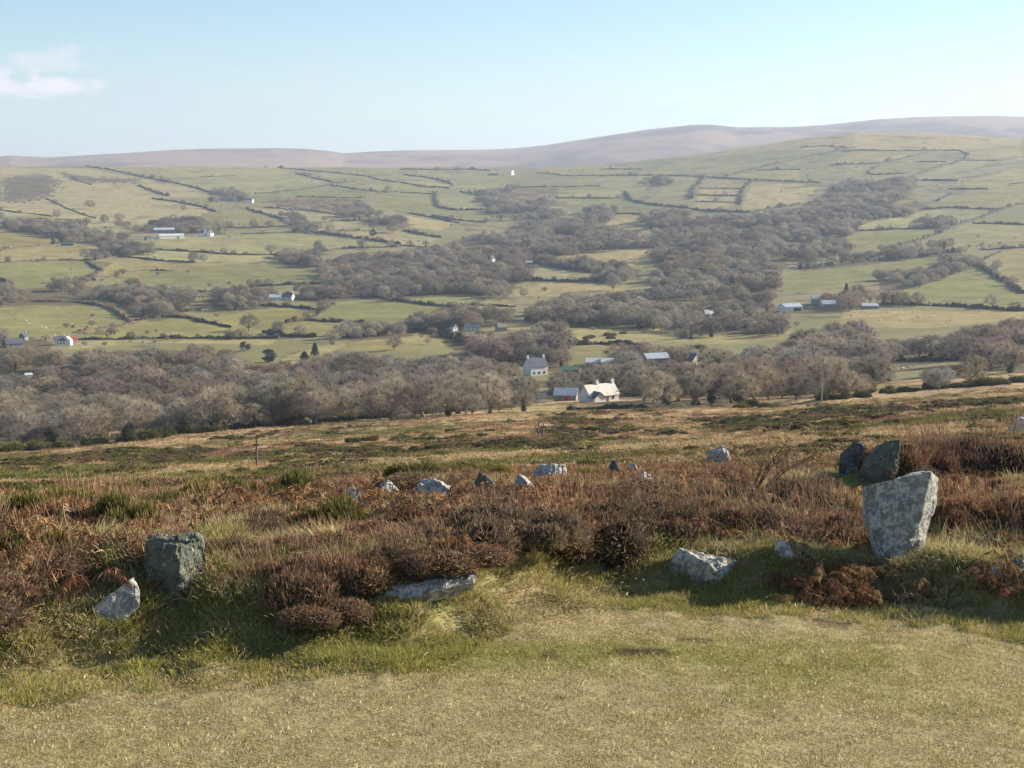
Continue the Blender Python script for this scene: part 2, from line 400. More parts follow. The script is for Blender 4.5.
# hedges: (label, height m, points)
HEDGES = [
('long dark hedge running down from the left skyline past the heathy slope',1.8,[(85.9,166.8),(106.5,169.3),(134.8,175.2),(156.3,179.6),(176.8,183.4),(200,188.8),(213,193)]),
('short thick hedge alone on the tan slope above the white farm sheds',2.2,[(138.7,185.9),(152.3,191.2),(169,196.3)]),
('dark hedge sloping down right below the short thick hedge on the tan slope',2.0,[(152.3,198.6),(170,201),(200,206.6),(215.6,211.9)]),
('faint broken bank across the heathy brown patch at upper left',1.0,[(70.3,177.1),(78,180.6),(91.8,185)]),
('thin wall line going down the tan slope at upper left',1.0,[(46.9,198.6),(58.6,204.5),(70.3,209.7),(78,212.7),(95.7,218.5)]),
('low hedge at the left edge under the tan heathy slope',1.3,[(0,210),(14.6,212.3),(31,213.8),(52.7,216.6)]),
('thin low hedge just above the tree belt at upper left',1.1,[(25,219),(64.5,219.5),(80,221)]),
('brown hedge bounding the first green field under the left tree belt',1.5,[(0,250.7),(25.4,247.8),(52.7,244.5)]),
('brown hedge with bushy lump between two left green fields',1.6,[(0,263),(29.3,261.5),(58.6,260.5),(84,260.7)]),
('short hedge rising right to the end of the left tree belt',1.6,[(84,260.7),(97.7,259.5),(115,255)]),
('crooked hedge winding down between two green fields at left',1.9,[(86,262),(97.7,269),(101.6,271),(90,277.7),(93.8,280.6)]),
('dark hedge end at the left edge above the long wood strip',2.0,[(0,278.7),(10.7,286)]),
('long straight dark hedge slanting below the white farm sheds',1.7,[(117,256.6),(140.6,258.6),(166,261.5),(195,262.7)]),
('long hedge curving from under the white sheds to the round copse',1.6,[(148.4,249.4),(175.8,250.7),(200,252.3),(225.4,254.3),(250.8,255.2),(276.2,254.8),(282,258.2)]),
('low brown hedge beside a bush in the wide green field at left',1.3,[(101.6,280.6),(121,274.8),(136.7,271.3),(150.4,270.3),(168,271.3)]),
('hilltop hedge starting at a dark clump on the skyline left of centre',1.8,[(265.4,166),(282,168.3),(309.4,170.9),(336.7,173.2),(368,176.5),(379.7,180),(397.3,182.6)]),
('dark hedge slanting across the upper fields to a junction of hedges',1.8,[(295.7,173.2),(307.4,176.1),(327,181),(334.8,183)]),
('short level hedge right of the junction in the upper fields',1.4,[(334.8,183),(356.3,181.6)]),
('long hedge climbing right from the upper white house to the junction',1.6,[(254.7,194.3),(278,191.8),(305.5,189.4),(325,185.9),(334.8,183)]),
('hedge slanting down right under the junction in the upper fields',1.8,[(330.9,185.9),(348.4,187.9),(370,190.8),(385.5,192.7),(397,192)]),
('thin level hedge across the highest pale field at left',1.2,[(200,177),(219.5,176.5),(234,175.5)]),
('hedge along the top of the rough brown field right of the upper white house',1.5,[(295.7,197),(317,197.2),(340.6,198),(362,198),(381.6,194.3)]),
('bold dark hedge slanting down right from the upper white house',2.4,[(246.9,209.3),(264.5,213.8),(284,219.7),(297.7,227.9),(309.4,231.4),(325,234),(344.5,236.3),(371.9,240),(400,244.5)]),
('hedge between the rough brown field and the straw field below it',1.5,[(264.5,207.4),(284,208.8),(309.4,210.7),(336.7,214.2),(349,216.5)]),
('level hedge right of the white farmhouse under a row of field trees',1.5,[(223.4,227.9),(256.6,227.5),(286,226.5)]),
('broken row of low bushes in the field right of the white farmhouse',1.0,[(241,234),(268.4,233.4),(297.7,232.2)]),
('brown hedge running right from the round copse',1.5,[(321,251.3),(348.4,248.4),(375.8,247.4),(397,246.8)]),
('short dark hedge under the round copse',1.4,[(284,263.4),(301.6,265),(319,266.6)]),
('thin hedge crossing the straw field at centre left',1.2,[(334.8,231.2),(360,229.8)]),
('curving hedge along the top of the upper straw field left of centre',1.4,[(313,224),(336.7,221),(360,220.5),(395,224.4)]),
('curving dark hedge dropping right across the upper centre fields',1.8,[(404,175.2),(423.4,177),(439,180),(452.7,185)]),
('dark hedge slanting right to meet the looped hedge at upper centre',1.8,[(400,182.6),(423.4,186.5),(448.8,188.2)]),
('thin hedge across the green field at upper centre',1.3,[(400,192.7),(435,194)]),
('looped thick hedge round the left and bottom of a field at upper centre',2.6,[(437,191.8),(435,200.5),(439,207.4),(454.7,210.3),(484,210)]),
('short dark hedge running into the wooded gully at upper centre',2.0,[(460.5,191.8),(482,196)]),
('thin level hedge right of the wooded gully',1.3,[(517,187.5),(546.5,186.9),(568,186.9),(600,185.9)]),
('thin hedge below the white house on the skyline',1.2,[(536.7,173.2),(568,176),(600,175.5)]),
('row of dots of a hedge left of the white house on the skyline',1.8,[(400,169.5),(425,170),(470,169.3),(490,171)]),
('dark hedge across a small pale field right of the wooded gully',1.5,[(556,198),(600,198.6),(621.5,198)]),
('upper of two hedges slanting right at the top of the middle wood',1.9,[(407.8,213.2),(439,219),(458.6,223)]),
('lower of two hedges slanting right at the top of the middle wood',1.7,[(432,215.5),(455,220),(486,222.5)]),
('dark hedge at the left end of the middle wood',2.2,[(404,230.8),(421.5,234.7),(441,237.7)]),
('dark hedge under small trees slanting to the left end of the middle wood',2.0,[(400,245.5),(427,247.8)]),
('thick dark hedge slanting down under field trees right of the grey shed',2.6,[(534.8,263),(556.3,267),(600,272.8)]),
('dark level hedge above the straw field with the round tree',2.4,[(513,280.2),(544.5,281),(573.8,282.2),(599,281)]),
('hilltop hedge left of the right-hand hill crest',1.5,[(600,169.3),(641,169.3)]),
('long level hedge under the big pale hill field, above the striped strips',1.5,[(600,176),(648.8,175.2),(668,175.7),(705.5,177),(750.4,180),(800,182),(820,183)]),
('broad brushy hedge on the left of the striped strips',3.0,[(705.5,177),(693.8,188.8),(692,198.6)]),
('brushy hedge on the right of the striped strips',2.4,[(752.3,181),(742.6,189.8),(739.6,204.5)]),
('topmost thin hedge between the striped strips',1.1,[(698.6,188.2),(742.6,188.8)]),
('second hedge down between the striped strips',1.3,[(696.7,195),(738.7,196)]),
('third hedge down between the striped strips',1.3,[(695.7,201.5),(736.7,202.5)]),
('long sagging hedge along the bottom of the striped strips',2.4,[(625,192.7),(631,200.5),(648.8,204.5),(682,207.4),(697.7,210.3),(725,211.9),(748.4,212.7),(775.8,208.4),(800,204.5)]),
('hedge edging a pale field at centre right above the side valley wood',1.6,[(600,214.2),(635,213.8),(649,215.2)]),
('thin hedge on the straw clearing inside the side valley wood',1.3,[(600,248.4),(612,249.4),(654.7,247.4)]),
('high level hedge below the right-hand hill crest',1.3,[(756,170.3),(800,169.7)]),
('hedge slanting up right over the big pale hill field',1.3,[(734.8,173),(754.3,169),(800,158.6),(848,148.5)]),
('topmost hedge across the tan crest of the right-hand hill',1.5,[(800,147.6),(825,146),(848,147.6)]),
('long thin hedge with a hooked dark end on the right-hand hill',1.7,[(840.5,151.6),(898.5,151),(959.7,150.5),(967.4,154.8),(964,160.3)]),
('hedge slanting down left from the hooked dark hedge end',1.8,[(964,160.3),(937.8,166.9),(918,173.4)]),
('dotted hedge slanting across the upper right fields',1.6,[(830.6,164.7),(876.6,163.6),(900.6,159.2),(924.7,152.7)]),
('small curved hedge above the side valley wood at right',1.8,[(876.6,167.3),(867.8,172.3),(872,175),(905,173.4)]),
('short level hedge left of the hooked hedge',1.5,[(913.8,162),(946.6,162)]),
('dark hedge right of the head of the side valley wood',2.4,[(916,180),(940,181),(957.5,181)]),
('thin hedge running to the right edge from the hooked hedge',1.3,[(964,160.3),(997,160.8),(1024,157)]),
('brown bank slanting up to the right edge on the right hill',1.2,[(957.5,173.4),(979.4,168),(1024,162)]),
('second brown bank slanting on the right hill, under the first',1.1,[(962,182.2),(1001,172.3)]),
('level dark hedge ending in mid field at right',1.6,[(948.8,189.2),(970,189.4),(988,189.2)]),
('thin hedge at the right edge halfway up the hill',1.2,[(1007.8,184.4),(1024,182.9)]),
('short brushy hedge above the long curved hedge at right',2.4,[(937.8,200.8),(951,195.3)]),
('long curved hedge rising out of the side valley wood to the right',2.2,[(859,221.6),(891.9,212.8),(922.5,209.5),(951,207.8),(972.8,208.9),(1001,210),(1024,204)]),
('brushy hedge slanting down left across the right-hand fields',2.4,[(1001,210),(975,220.5),(953,226),(940,233.6),(918,241.3),(894,247.8)]),
('dark hedge running level to the right edge below the curved hedge',1.8,[(972.8,223.3),(1000,224),(1024,224.9)]),
('dark hedge over the shadowed field at right',2.0,[(854.7,231.4),(898.5,229.2),(940,228.1)]),
('big dark hedge with a row of trees over the long green field at right',3.2,[(800,269.3),(832.8,265.8),(876.6,261),(922.5,256.1),(957.5,252.2)]),
('hedge to the right edge at the end of the tree-lined hedge',2.0,[(979.4,250),(1003.5,249),(1024,247.8)]),
('straight dark hedge slanting down to the right edge',2.2,[(977,263.6),(997,277.3),(1024,293.7)]),
('short hedge joining the tree-lined hedge to the slanting one at right',1.4,[(1001,252.2),(981.6,261)]),
('long dark hedge right of the big farm over the straw sheep field',2.0,[(876.6,304.7),(913.8,305.3),(953,306.4),(997,309.5),(1024,311.3)]),
('dark hedge behind the clearing in the lower right wood',1.4,[(896,361),(931,361),(957.5,360.5)]),
('brown hedge bending down round the big left sheep field',2.0,[(93.8,304.6),(109.4,308),(117,313),(129,320.8),(132.8,323.7)]),
('thin hedge along the top of the big left sheep field under the wood strip',1.5,[(0,304.8),(29.3,302.2),(70.3,301.8),(93.8,304.6)]),
('brown hedge along the bottom of the big left sheep field',1.5,[(132.8,323.7),(121,327),(93.8,329.6),(74,332.9)]),
('long straight hedge right of the red-roofed house, over the lower wood',1.4,[(78,340),(121,339.7),(156,338.8),(200,338.6),(239,338.8),(278,338.4)]),
('hedge along the top of the second green field from the left edge',1.6,[(136.7,320.8),(166,316.9),(191.4,318.8),(200,322),(213.7,324),(229.3,327.6)]),
('low hedge on the rough patch right of the wood strip',1.3,[(170,312),(200,310.4)]),
('dark hedge along the wide green field left of the middle wood',1.8,[(146.5,289.5),(171.9,292.5),(200,292.5),(231,290.5),(258.6,286.6),(293.8,284.6),(321,284)]),
('dark hedge in front of the paired white cottages',1.8,[(256.6,305.2),(286,307),(309.4,309),(321,310.4)]),
('short dark hedge right of the paired white cottages',1.8,[(295.7,299.9),(325,300.7)]),
('small hedge rising right beside a round tree near the paired cottages',1.5,[(321,310.4),(334.8,305.2)]),
('dark hedge curving over the two green fields at centre left',2.0,[(329,299.3),(356.3,297.3),(379.7,297.9),(400,301.2),(425.4,304.6),(456.6,308)]),
('dark hedge under the large green field at centre left',2.0,[(286,322.7),(305.5,320.2),(336.7,322),(364,322.7)]),
('tiny hedge linking two green fields at centre left',1.4,[(305.5,320.2),(317,315.9),(321,310.4)]),
('dark hedge below the two big bare field trees',2.0,[(264.5,333.5),(282,336.4),(315,337.4)]),
('brown hedge under the bushes over a pale field at centre left',1.6,[(342.6,338.4),(368,336.4),(400,334),(420,331)]),
('thin hedge between the two small green fields at centre',1.3,[(456.6,308),(474,303.2),(493.8,298.7)]),
('thin hedge along the top of the small bright field at centre',1.5,[(406,295.4),(443,293.8),(493.8,293.8)]),
('thin hedge under the small pale field at centre',1.3,[(460.5,305),(490,306),(515,307)]),
('broad dark hedge block over the straw field in the centre',3.2,[(525,319.8),(548.4,320.8),(575.8,322.7)]),
('dark hedge running down to the small pale field with tree shadows',3.0,[(419.5,328.6),(448.8,337.4),(472,345)]),
('row of dark gorse hedge above the red-ended barn',2.2,[(570,345.8),(600,344.2),(619.5,345),(645,346)]),
('tiny hedge between the two pale fields right of centre',1.6,[(684,332.5),(690,338.4)]),
('long hedge along the top of the right pale field under the cream house',2.6,[(697.7,329.6),(736.7,327.6),(771.9,327.6)]),
('dark hedge below the small bright clearing at the foot of the left wood',1.2,[(268.4,414.5),(309.4,412.6),(340.6,411)]),
('dark field bank crossing the moor edge right of the long white cottage',.8,[(572,409.6),(600,409.6),(648.8,409.4),(697.7,404.8)]),
]
# woods: outlines of the tree cover as seen
WOODS = [
('lower left', [(0,345),(75,349),(120,343),(200,343),(235,350),(262,362),(300,358),(345,348),(400,355),(440,350),(470,352),(520,362),(525,385),(530,400),(480,407),(440,404),(400,411),(345,408),(268,412),(250,424),(150,434),(90,446),(0,451)]),
('middle', [(322,262),(345,253),(380,250),(400,250),(430,245),(455,238),(470,232),(500,230),(515,222),(540,218),(580,222),(605,225),(625,228),(640,232),(655,240),(655,246),(610,246),(575,248),(545,250),(535,262),(530,275),(515,280),(512,287),(500,296),(470,292),(430,292),(405,294),(400,298),(360,294),(325,298),(320,285)]),
('side valley', [(655,222),(700,215),(740,212),(770,209),(800,205),(815,198),(825,190),(850,175),(865,178),(880,180),(915,172),(918,185),(900,195),(890,205),(905,200),(925,200),(935,207),(890,212),(860,222),(850,232),(810,240),(790,255),(780,270),(775,285),(770,298),(720,300),(690,296),(650,300),(600,320),(590,318),(530,317),(528,308),(545,298),(560,292),(620,290),(650,285),(655,268),(650,250),(655,240),(650,230)]),
('gully', [(482,195.7),(494,191),(505.5,185),(517,181),(521,184),(507.4,189),(499.6,194.7),(509,204.5),(525,212),(525,216),(492,215),(486,210)]),
('gully', [(525,212),(540,202),(553,197),(558,200),(545,208),(560,215),(590,215),(600,212),(615,205),(620,210),(605,222),(560,222),(530,218)]),
('centre right', [(525,312),(560,295),(600,292),(650,300),(770,298),(785,305),(790,318),(785,327),(740,327),(700,328),(690,332),(675,322),(640,322),(600,322),(530,318)]),
('lower right', [(690,345),(720,347),(780,342),(800,330),(830,322),(868,318),(870,335),(900,338),(950,332),(965,325),(1024,315),(1024,365),(960,352),(895,352),(880,360),(890,372),(870,388),(800,396),(760,390),(700,388),(650,390),(630,386),(628,375),(650,368),(680,366),(690,358)]),
('lower right', [(900,366),(960,362),(1024,370),(1024,378),(960,382),(940,388),(880,390)]),
('house', [(445,334),(470,332),(512,338),(545,334),(565,334),(565,345),(560,355),(525,358),(500,355),(470,347),(450,340)]),
('house', [(415,318),(440,312),(500,310),(520,314),(500,320),(440,326),(418,326)]),
('house', [(548,374),(585,370),(640,368),(690,374),(690,388),(640,387),(625,382),(600,381),(578,382),(560,389),(548,387)]),
('house', [(503,372),(524,374),(532,400),(522,405)]), ('house', [(528,340),(560,336),(572,350),(562,364),(530,358)]), ('house', [(612,355),(640,350),(690,352),(700,360),(680,366),(612,366)]),
('house', [(0,333),(12,331),(34,331),(52,336),(50,347),(30,349),(0,348)]), ('house', [(120,226),(150,222),(200,222),(215,226),(230,232),(150,230)]),
('wood strip', [(0,285.6),(27,283.7),(53,282.7),(90,281.7),(101.6,290),(95.7,302),(74,300),(29,300),(0,302)]),
('wood strip', [(105.5,283.7),(125,280.7),(148.4,287.6),(175.8,295.4),(187.5,305),(175.8,311),(156,315.9),(140.6,313),(125,305),(103.5,295.4)]),
('wood strip', [(205,292),(222,284),(232,288),(236,300),(228,306),(212,302)]),
('left tree belt', [(5,224),(20,219),(45,222),(74,224),(94,232),(125,234),(143,241.6),(144.5,249.4),(121,255),(115,249),(98,243.5),(74,239.6),(55,233.8),(27,230.8),(5,228)]),
('round copse', [(285,257),(300,249),(318,248),(322,258),(318,263),(287,263)]),
('hill copse', [(648,180),(655,174),(668,174),(672,180),(668,184),(650,184)]),
('farm', [(208,192),(214,187),(228,187),(246,190),(250,197),(240,200),(214,196)]),
('right tree row', [(800,262),(830,257),(860,255),(890,249),(960,244),(960,251),(920,254),(870,260),(830,264),(800,267)]),
('right tree row', [(810,242),(825,236),(845,240),(850,248),(800,260),(795,250)]),
('right tree row', [(908,222),(915,215),(945,217),(950,226),(912,227)]),
('right tree belt', [(879,275),(905,272),(922.5,264),(953,257.6),(979,253),(979,261),(953,269.7),(927,278.4),(905,285),(879,286)]),
('hedge trees', [(284,217),(300,214),(315,220),(316,230),(305,231),(288,222)]),
('hedge trees', [(345,206),(362,203),(365,215),(400,218),(415,222),(400,226),(370,222),(350,213)]),
('hedge trees', [(540,259),(556,258),(600,262),(640,265),(640,276),(600,271),(556,265),(540,262)]),
('hedge trees', [(775,302),(800,300),(840,296),(852,292),(860,300),(850,305),(775,308)]),
('hedge trees', [(640,322),(690,328),(690,332),(640,326)]),
('hedge trees', [(650,212),(672,209),(690,212),(680,220),(650,222)]), ('hedge trees', [(230,297),(256,290),(272,293),(268,303),(240,306)]),
('hedge trees', [(300,286),(330,284),(340,296),(330,299),(300,296)]), ('hedge trees', [(345,324),(366,322),(400,323),(420,322),(410,330),(350,334)]),
]
# lone trees: (x, y of the foot, height px, label)
LONE = [
(90,208.5,9,'lone bare tree with a long shadow on the tan upper left slope'),(57,218,9,'bare round tree above the left end of the tree belt'),
(104.5,223,9,'bushy bare tree, left of a pair above the left tree belt'),(120,222,10,'bushy bare tree, right of a pair above the left tree belt'),
(1,221,9,'bare tree cut by the left edge above the tree belt'),(86,260,11,'broad bare tree, left of two in the hedge under the tree belt'),
(95,260.5,10,'bare tree, right of two touching in the hedge under the tree belt'),(106,258,8,'small bare tree at the right end of the hedge under the belt'),
(174,222,8,'bare tree up behind the white farm sheds'),(183.6,211,7,'small pale bare tree on the slope over the white farm sheds'),
(193,224,9,'bare tree behind the white farmhouse gables'),(151,248,7,'low bare tree standing below the left end of the white sheds'),
(193.5,263,12,'spreading bare tree on the straight hedge below the white sheds'),(203,262.5,9,'bare tree just right of the spreading tree on the hedge below the sheds'),
(117,277,7,'round bush-like tree in the wide left green field'),(218.6,231,12,'tall bare tree just right of the white farmhouse'),
(229,229,9,'second bare tree right of the white farmhouse'),(253.7,228.5,10,'third bare tree right of the white farmhouse, by itself'),
(270,227.5,8,'fourth and smallest bare tree right of the white farmhouse'),(271.3,254,11,'bare tree on the hedge left of the round copse'),
(318,250,10,'bare tree rising at the right end of the round copse'),(330,233.5,11,'bare tree on the bold dark slanting hedge'),
(362,248,10,'thin bare tree alone on the brown hedge right of the round copse'),(387.5,191,6,'pale faint bare tree in the high centre left field'),
(325,221.5,6,'small bare tree in the straw field by the bold slanting hedge'),(249.8,287.5,9,'bare sapling, left of two on the hedge of the wide green field'),
(258.6,287.5,9,'bare sapling, right of two on the hedge of the wide green field'),(249,331,19,'big spreading bare tree, largest in the fields below the paired cottages'),
(278,335.5,16,'big bare tree second from left below the paired cottages'),(300,337.5,14,'bare tree third from left below the paired cottages'),
(230,339.5,11,'small dark bare tree, leftmost on the straight hedge over the wood'),(241,339.5,12,'ivy-dark bare tree next to the leftmost on the straight hedge'),
(331,342,12,'bare tree at the right end of the lower green fields'),(325,312,13,'round bare tree beside the hedge right of the paired cottages'),
(306,319,8,'faint grey bare tree in mid field below the paired cottages'),(394,350,16,'broad bare tree by the pale field above the lower left wood'),
(613,290,18,'large round dark tree standing alone in the straw field at centre'),(991.5,308,14,'lone round bare tree on the sheep field hedge far right'),
(884,305.5,16,'leftmost of four tall bare trees right of the big farm'),(892,305.5,17,'second of four tall bare trees right of the big farm'),
(902,306,15,'third of four tall bare trees right of the big farm'),(917,306,15,'rightmost of four tall bare trees right of the big farm'),
(858,300,17,'tall bare tree among the big farm roofs'),(870,303,14,'bare tree over the long white shed roof of the big farm'),
(997,270,11,'pale bare tree on the slanting hedge at far right'),(524,297.5,11,'bare tree at the left end of the straw field with the round tree'),
(426,246.5,7,'small bare tree left of the middle wood'),(410,245.5,6,'tiny bare tree on the hedge left of the middle wood'),
(548,262,9,'pale bare tree by the grey shed in the straw field'),(621,271,11,'bare tree at the right of the upper centre straw field'),
(762,389,22,'bare tree with a pale forked trunk at the edge of the lower right wood'),(744.5,391,19,'bare tree with one pale trunk beside the forked one'),
(696,391,18,'bare tree with white trunks right of the moor path'),(663,392,22,'round bare tree on the moor edge right of the long white cottage'),
(876.5,374,20,'spreading bare tree by the small right-hand clearing'),(976,376,21,'bare tree beside the marshy clearing at lower right'),
(593,399,9,'thin bare bush in front of the long white cottage'),(402,421,16,'grey bare thorn tree at the moor edge left of the white cottage'),
(440,415,14,'pale bare thorn tree near the gate on the moor edge'),
]
# evergreens: (x, y foot, height px, width px, label)
EVER = [
(83.5,366.5,11,7,'dark pointed conifer in the lower left wood'),(269,362.5,14,18,'large round dark evergreen over the lower left wood'),
(315,356,14,10,'dark upright evergreen by the pale glade'),(304.5,360,9,12,'low dark evergreen beside the upright one by the glade'),(245,351,10,13,'dark ivy-green tree at the top of the lower left wood'),
(549,355.5,14,16,'blue-green evergreen above the white two-chimney house'),(510,358.5,9,10,'dark evergreen left of the two-chimney house'),(451,316,8,14,'dark evergreen above the ruined-looking houses at centre'),(492,313,9,9,'dark evergreen by the thin hedge at centre'),
(170,388,9,14,'dark green tree half sunk in the lower left wood'),(14,386,7,10,'dark evergreen by the small left glade'),(712,404,16,13,'dark round holly standing on the moor path at right'),
(787.5,385,13,16,'dark broad evergreen at the front of the lower right wood'),(797,377,10,10,'dark evergreen behind the broad one in the lower right wood'),(954,357,12,16,'dark evergreen in the right wood above the clearing'),(988,357,12,18,'dark ivy tree in the right wood near the edge'),(810,366,9,14,'dark green bush among the bare right wood'),(846,298,15,8,'dark conifer among the big farm roofs'),
(151,226,6,7,'small dark evergreen above the white farm sheds'),(53,244.5,6,6,'left of two dark round bushes by the tiny shed at left'),(61,242.5,5,5,'right of two dark round bushes by the tiny shed at left'),(373,236,7,9,'dark bushy tree in the straw field left of the middle wood'),
(586,237,8,9,'dark bluish evergreen at the right of the middle wood'),(662,236,6,12,'dark evergreens clump on the side valley wood edge'),(130,442,20,18,'ivy-green round tree at the foot of the left wood'),(50,447,16,14,'grey-green bush tree at the left foot of the wood'),(295,415,13,18,'dark green tree, left of two over the bright clearing'),(308,413.5,11,12,'dark green tree, right of two over the bright clearing'),
(352,405,12,22,'dark holly mass in the wood right of the bright clearing'),(428,391,9,22,'ivy-green crowns inside the lower left wood'),(735,370,12,10,'dark ivy-clad tree in the lower right wood'),(590,392,11,14,'dark holly behind the long white cottage'),(618,390,12,16,'dark evergreen right of the long white cottage'),(640,330,9,9,'dark tree at the corner of the pale field right of centre'),(722,318,9,9,'dark tree beside the cream house at right'),(735,314,9,11,'dark evergreen right of the cream house'),(675,315,9,8,'dark tree in the wood left of the cream house'),
]
# dark gorse and thorn scrub along the foot of the wood and on the moor edge: (x, y foot, width px, height px)
SCRUB = [(12,452,30,14),(40,450,24,12),(62,448,18,10),(96,445,26,10),(128,442,22,12),(150,440,24,14),(168,437,20,13),(182,434,24,10),(200,433,22,10),(216,432,18,9),(238,430,26,11),(255,428,18,10),(270,427,26,10),(290,425,22,11),(300,426,18,8),(330,423,22,9),(345,421,24,10),(362,419,22,11),(385,418,28,9),(410,420,26,8),(430,414,24,7),(466,411,22,6),(480,409,24,7),(505,408,22,6),
(740,409,20,9),(752,408,20,11),(768,408,22,8),(826,400,22,10),(846,399,20,8),(862,398,18,9),(890,394,18,11),(905,392,22,8),(932,389,22,13),(952,388,20,7),(970,387,26,8),(984,386,28,13),(1000,385,24,9),(1018,383,24,10),(1040,380,26,12),(700,349,16,5),(608,336,12,5),(612,339,9,4),(624,334,8,4),(560,324,10,5),(586,339,9,4),(592,338,8,4)]
# ------------------------------------------------------------------ ground sheets
FCOL = {'G': (.196, .182, .066), 'P': (.242, .212, .09), 'S': (.33, .27, .128), 'B': (.165, .115, .06), 'R': (.15, .12, .065)}
azf = np.radians(np.arange(-22.5, 22.51, .05))
azs = np.concatenate([np.radians(np.arange(-84, -22.5, .75)), azf, np.radians(np.arange(23, 84.1, .75))])
def geo(a, b, r): return np.exp(np.linspace(math.log(a), math.log(b), int(math.log(b / a) / r)))
rows = {'ground': geo(.5, 13.5, .012), 'moorland': geo(13.5, 470, .009), 'hillside': geo(470, 3900, .0055), 'hills': geo(3900, 14000, .011)}

def sheet(name, mat):
    d = rows[name]
    X = d[:, None] * np.sin(azs)[None]; Y = d[:, None] * np.cos(azs)[None]
    Z = height(X, Y)
    n, m = X.shape
    i = np.arange(n - 1)[:, None] * m; j = np.arange(m - 1)[None]
    f = np.stack([i + j, i + j + 1, i + m + j + 1, i + m + j], -1).reshape(-1, 4)
    V = np.stack([X, Y, Z], -1).reshape(-1, 3)
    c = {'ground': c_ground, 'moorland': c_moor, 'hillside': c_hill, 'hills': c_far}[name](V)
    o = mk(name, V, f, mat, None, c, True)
    tag(o, kind='structure'); return o
def lerp(a, b, t): return np.asarray(a) * (1 - t[:, None]) + np.asarray(b) * t[:, None]
def c_ground(V):
    x, y = V[:, 0], V[:, 1]; d = np.hypot(x, y); e = d - edge(np.clip(x, -6, 6))
    n = fbm(x * .8, y * 1.6, 51, 4)
    c = lerp((.33, .27, .135), (.26, .245, .088), sstep(-.1, .7, n))
    bank = sstep(-.15, .35, e)
    c = lerp(c, (.17, .165, .05), bank)
    deep = sstep(.8, 1.8, e)
    c = lerp(c, (.13, .095, .055), deep * sstep(-.4, .2, fbm(x * 1.2, y * 1.2, 52, 3)))
    for qx, qy, rx, ry in ((642, 652, .20, .07), (545, 655, .09, .05), (700, 640, .10, .05), (838, 622, .16, .06), (560, 700, .05, .03), (300, 700, .05, .03)):
        P = hit(qx, qy)[0]; q = ((x - P[0]) / rx) ** 2 + ((y - P[1]) / ry) ** 2 + 1.2 * fbm(x * 14, y * 14, 55, 3)
        c = lerp(c, (.06, .042, .026), 1 - sstep(.5, 1.2, q))
    return c
def c_moor(V):
    x, y = V[:, 0], V[:, 1]; d = np.hypot(x, y)
    a = fbm(x * .05, y * .06, 61, 5); b = fbm(x * .16, y * .2, 62, 4); g = fbm(x * .03, y * .05, 63, 5); k = fbm(x * .6, y * .6, 64, 3)
    c = lerp((.42, .29, .15), (.27, .165, .09), sstep(-.15, .35, a + .5 * b))
    c = lerp(c, (.50, .375, .205), sstep(.1, .5, b - .3 * a + .3 * k))
    c = lerp(c, (.185, .165, .055), sstep(.12, .42, g + .35 * k))
    c = lerp(c, (.055, .05, .022), sstep(.42, .7, k + .5 * fbm(x * .11, y * .2, 65, 3)))
    px, py, f = proj(x, y, V[:, 2])
    pale = np.zeros(len(x))
    for poly in ([(0,462),(80,452),(150,441),(260,431),(330,424),(400,418),(380,428),(260,440),(150,452),(60,466),(0,476)], [(560,407),(620,402),(700,397),(790,388),(800,392),(720,403),(650,406)], [(860,392),(1024,386),(1024,398),(900,402)], [(640,378),(700,392),(760,392),(680,398)]):
        pale = np.maximum(pale, inpoly(px, py + 3 * fbm(x * .3, y * .3, 66, 2), poly))
    c = lerp(c, (.31, .235, .125), .75 * pale * sstep(-.5, .1, b + k * .5))
    c = lerp(c, (.13, .16, .045), inpoly(px, py, [(270,418),(310,413),(345,412),(342,416),(300,422),(268,423)]).astype(float))
    return c
def c_hill(V):
    x, y = V[:, 0], V[:, 1]; d = np.hypot(x, y)
    px, py, f = proj(x, y, V[:, 2])
    n = fbm(x * .006, y * .006, 71, 4); n2 = fbm(x * .05, y * .05, 72, 3); n3 = fbm(x * .25, y * .25, 73, 2)
    c = lerp((.20, .185, .08), (.24, .205, .105), sstep(-.3, .3, n))
    c = lerp(c, (.12, .10, .05), sstep(.15, .5, n2 + .4 * n))
    for k, (t, poly) in enumerate(FIELDS):
        q = {'R': 9, 'B': 4, 'S': 1.2}.get(t, .5)
        m = inpoly(px + q * 2 * n3 + q * n2, py + q * .5 * n3, poly)
        if not m.any(): continue
        r = np.random.default_rng(k); j = r.uniform(.88, 1.12); w = r.uniform(-.06, .06)
        fc = np.array(FCOL[t]) * j * np.array([1 + w, 1, 1 - w])
        v = (1 + .38 * n2[m] + .22 * n3[m] + .25 * n[m])[:, None]
        if t in 'BR':
            v = v * (1 + .5 * np.clip(n3[m] * 2 + n2[m], -1, 1))[:, None]
        cc = fc[None] * v
        if t == 'R': cc = np.where((.5 * n2[m] + n3[m] + .3 * n[m] > .08)[:, None], np.array([[.125, .10, .065]]), cc * 1.2)
        if t == 'S': cc = lerp(cc, (.17, .145, .06), .6 * sstep(.05, .45, n2[m] + .5 * n[m]))
        c[m] = cc
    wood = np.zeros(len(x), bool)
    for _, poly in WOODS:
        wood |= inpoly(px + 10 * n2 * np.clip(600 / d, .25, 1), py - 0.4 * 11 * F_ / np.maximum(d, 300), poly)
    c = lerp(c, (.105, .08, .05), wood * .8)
    scrub = sstep(.25, .5, fbm(x * .02, y * .02, 77, 4)) * sstep(1700, 2300, d)
    return lerp(c, (.085, .075, .042), .5 * scrub)
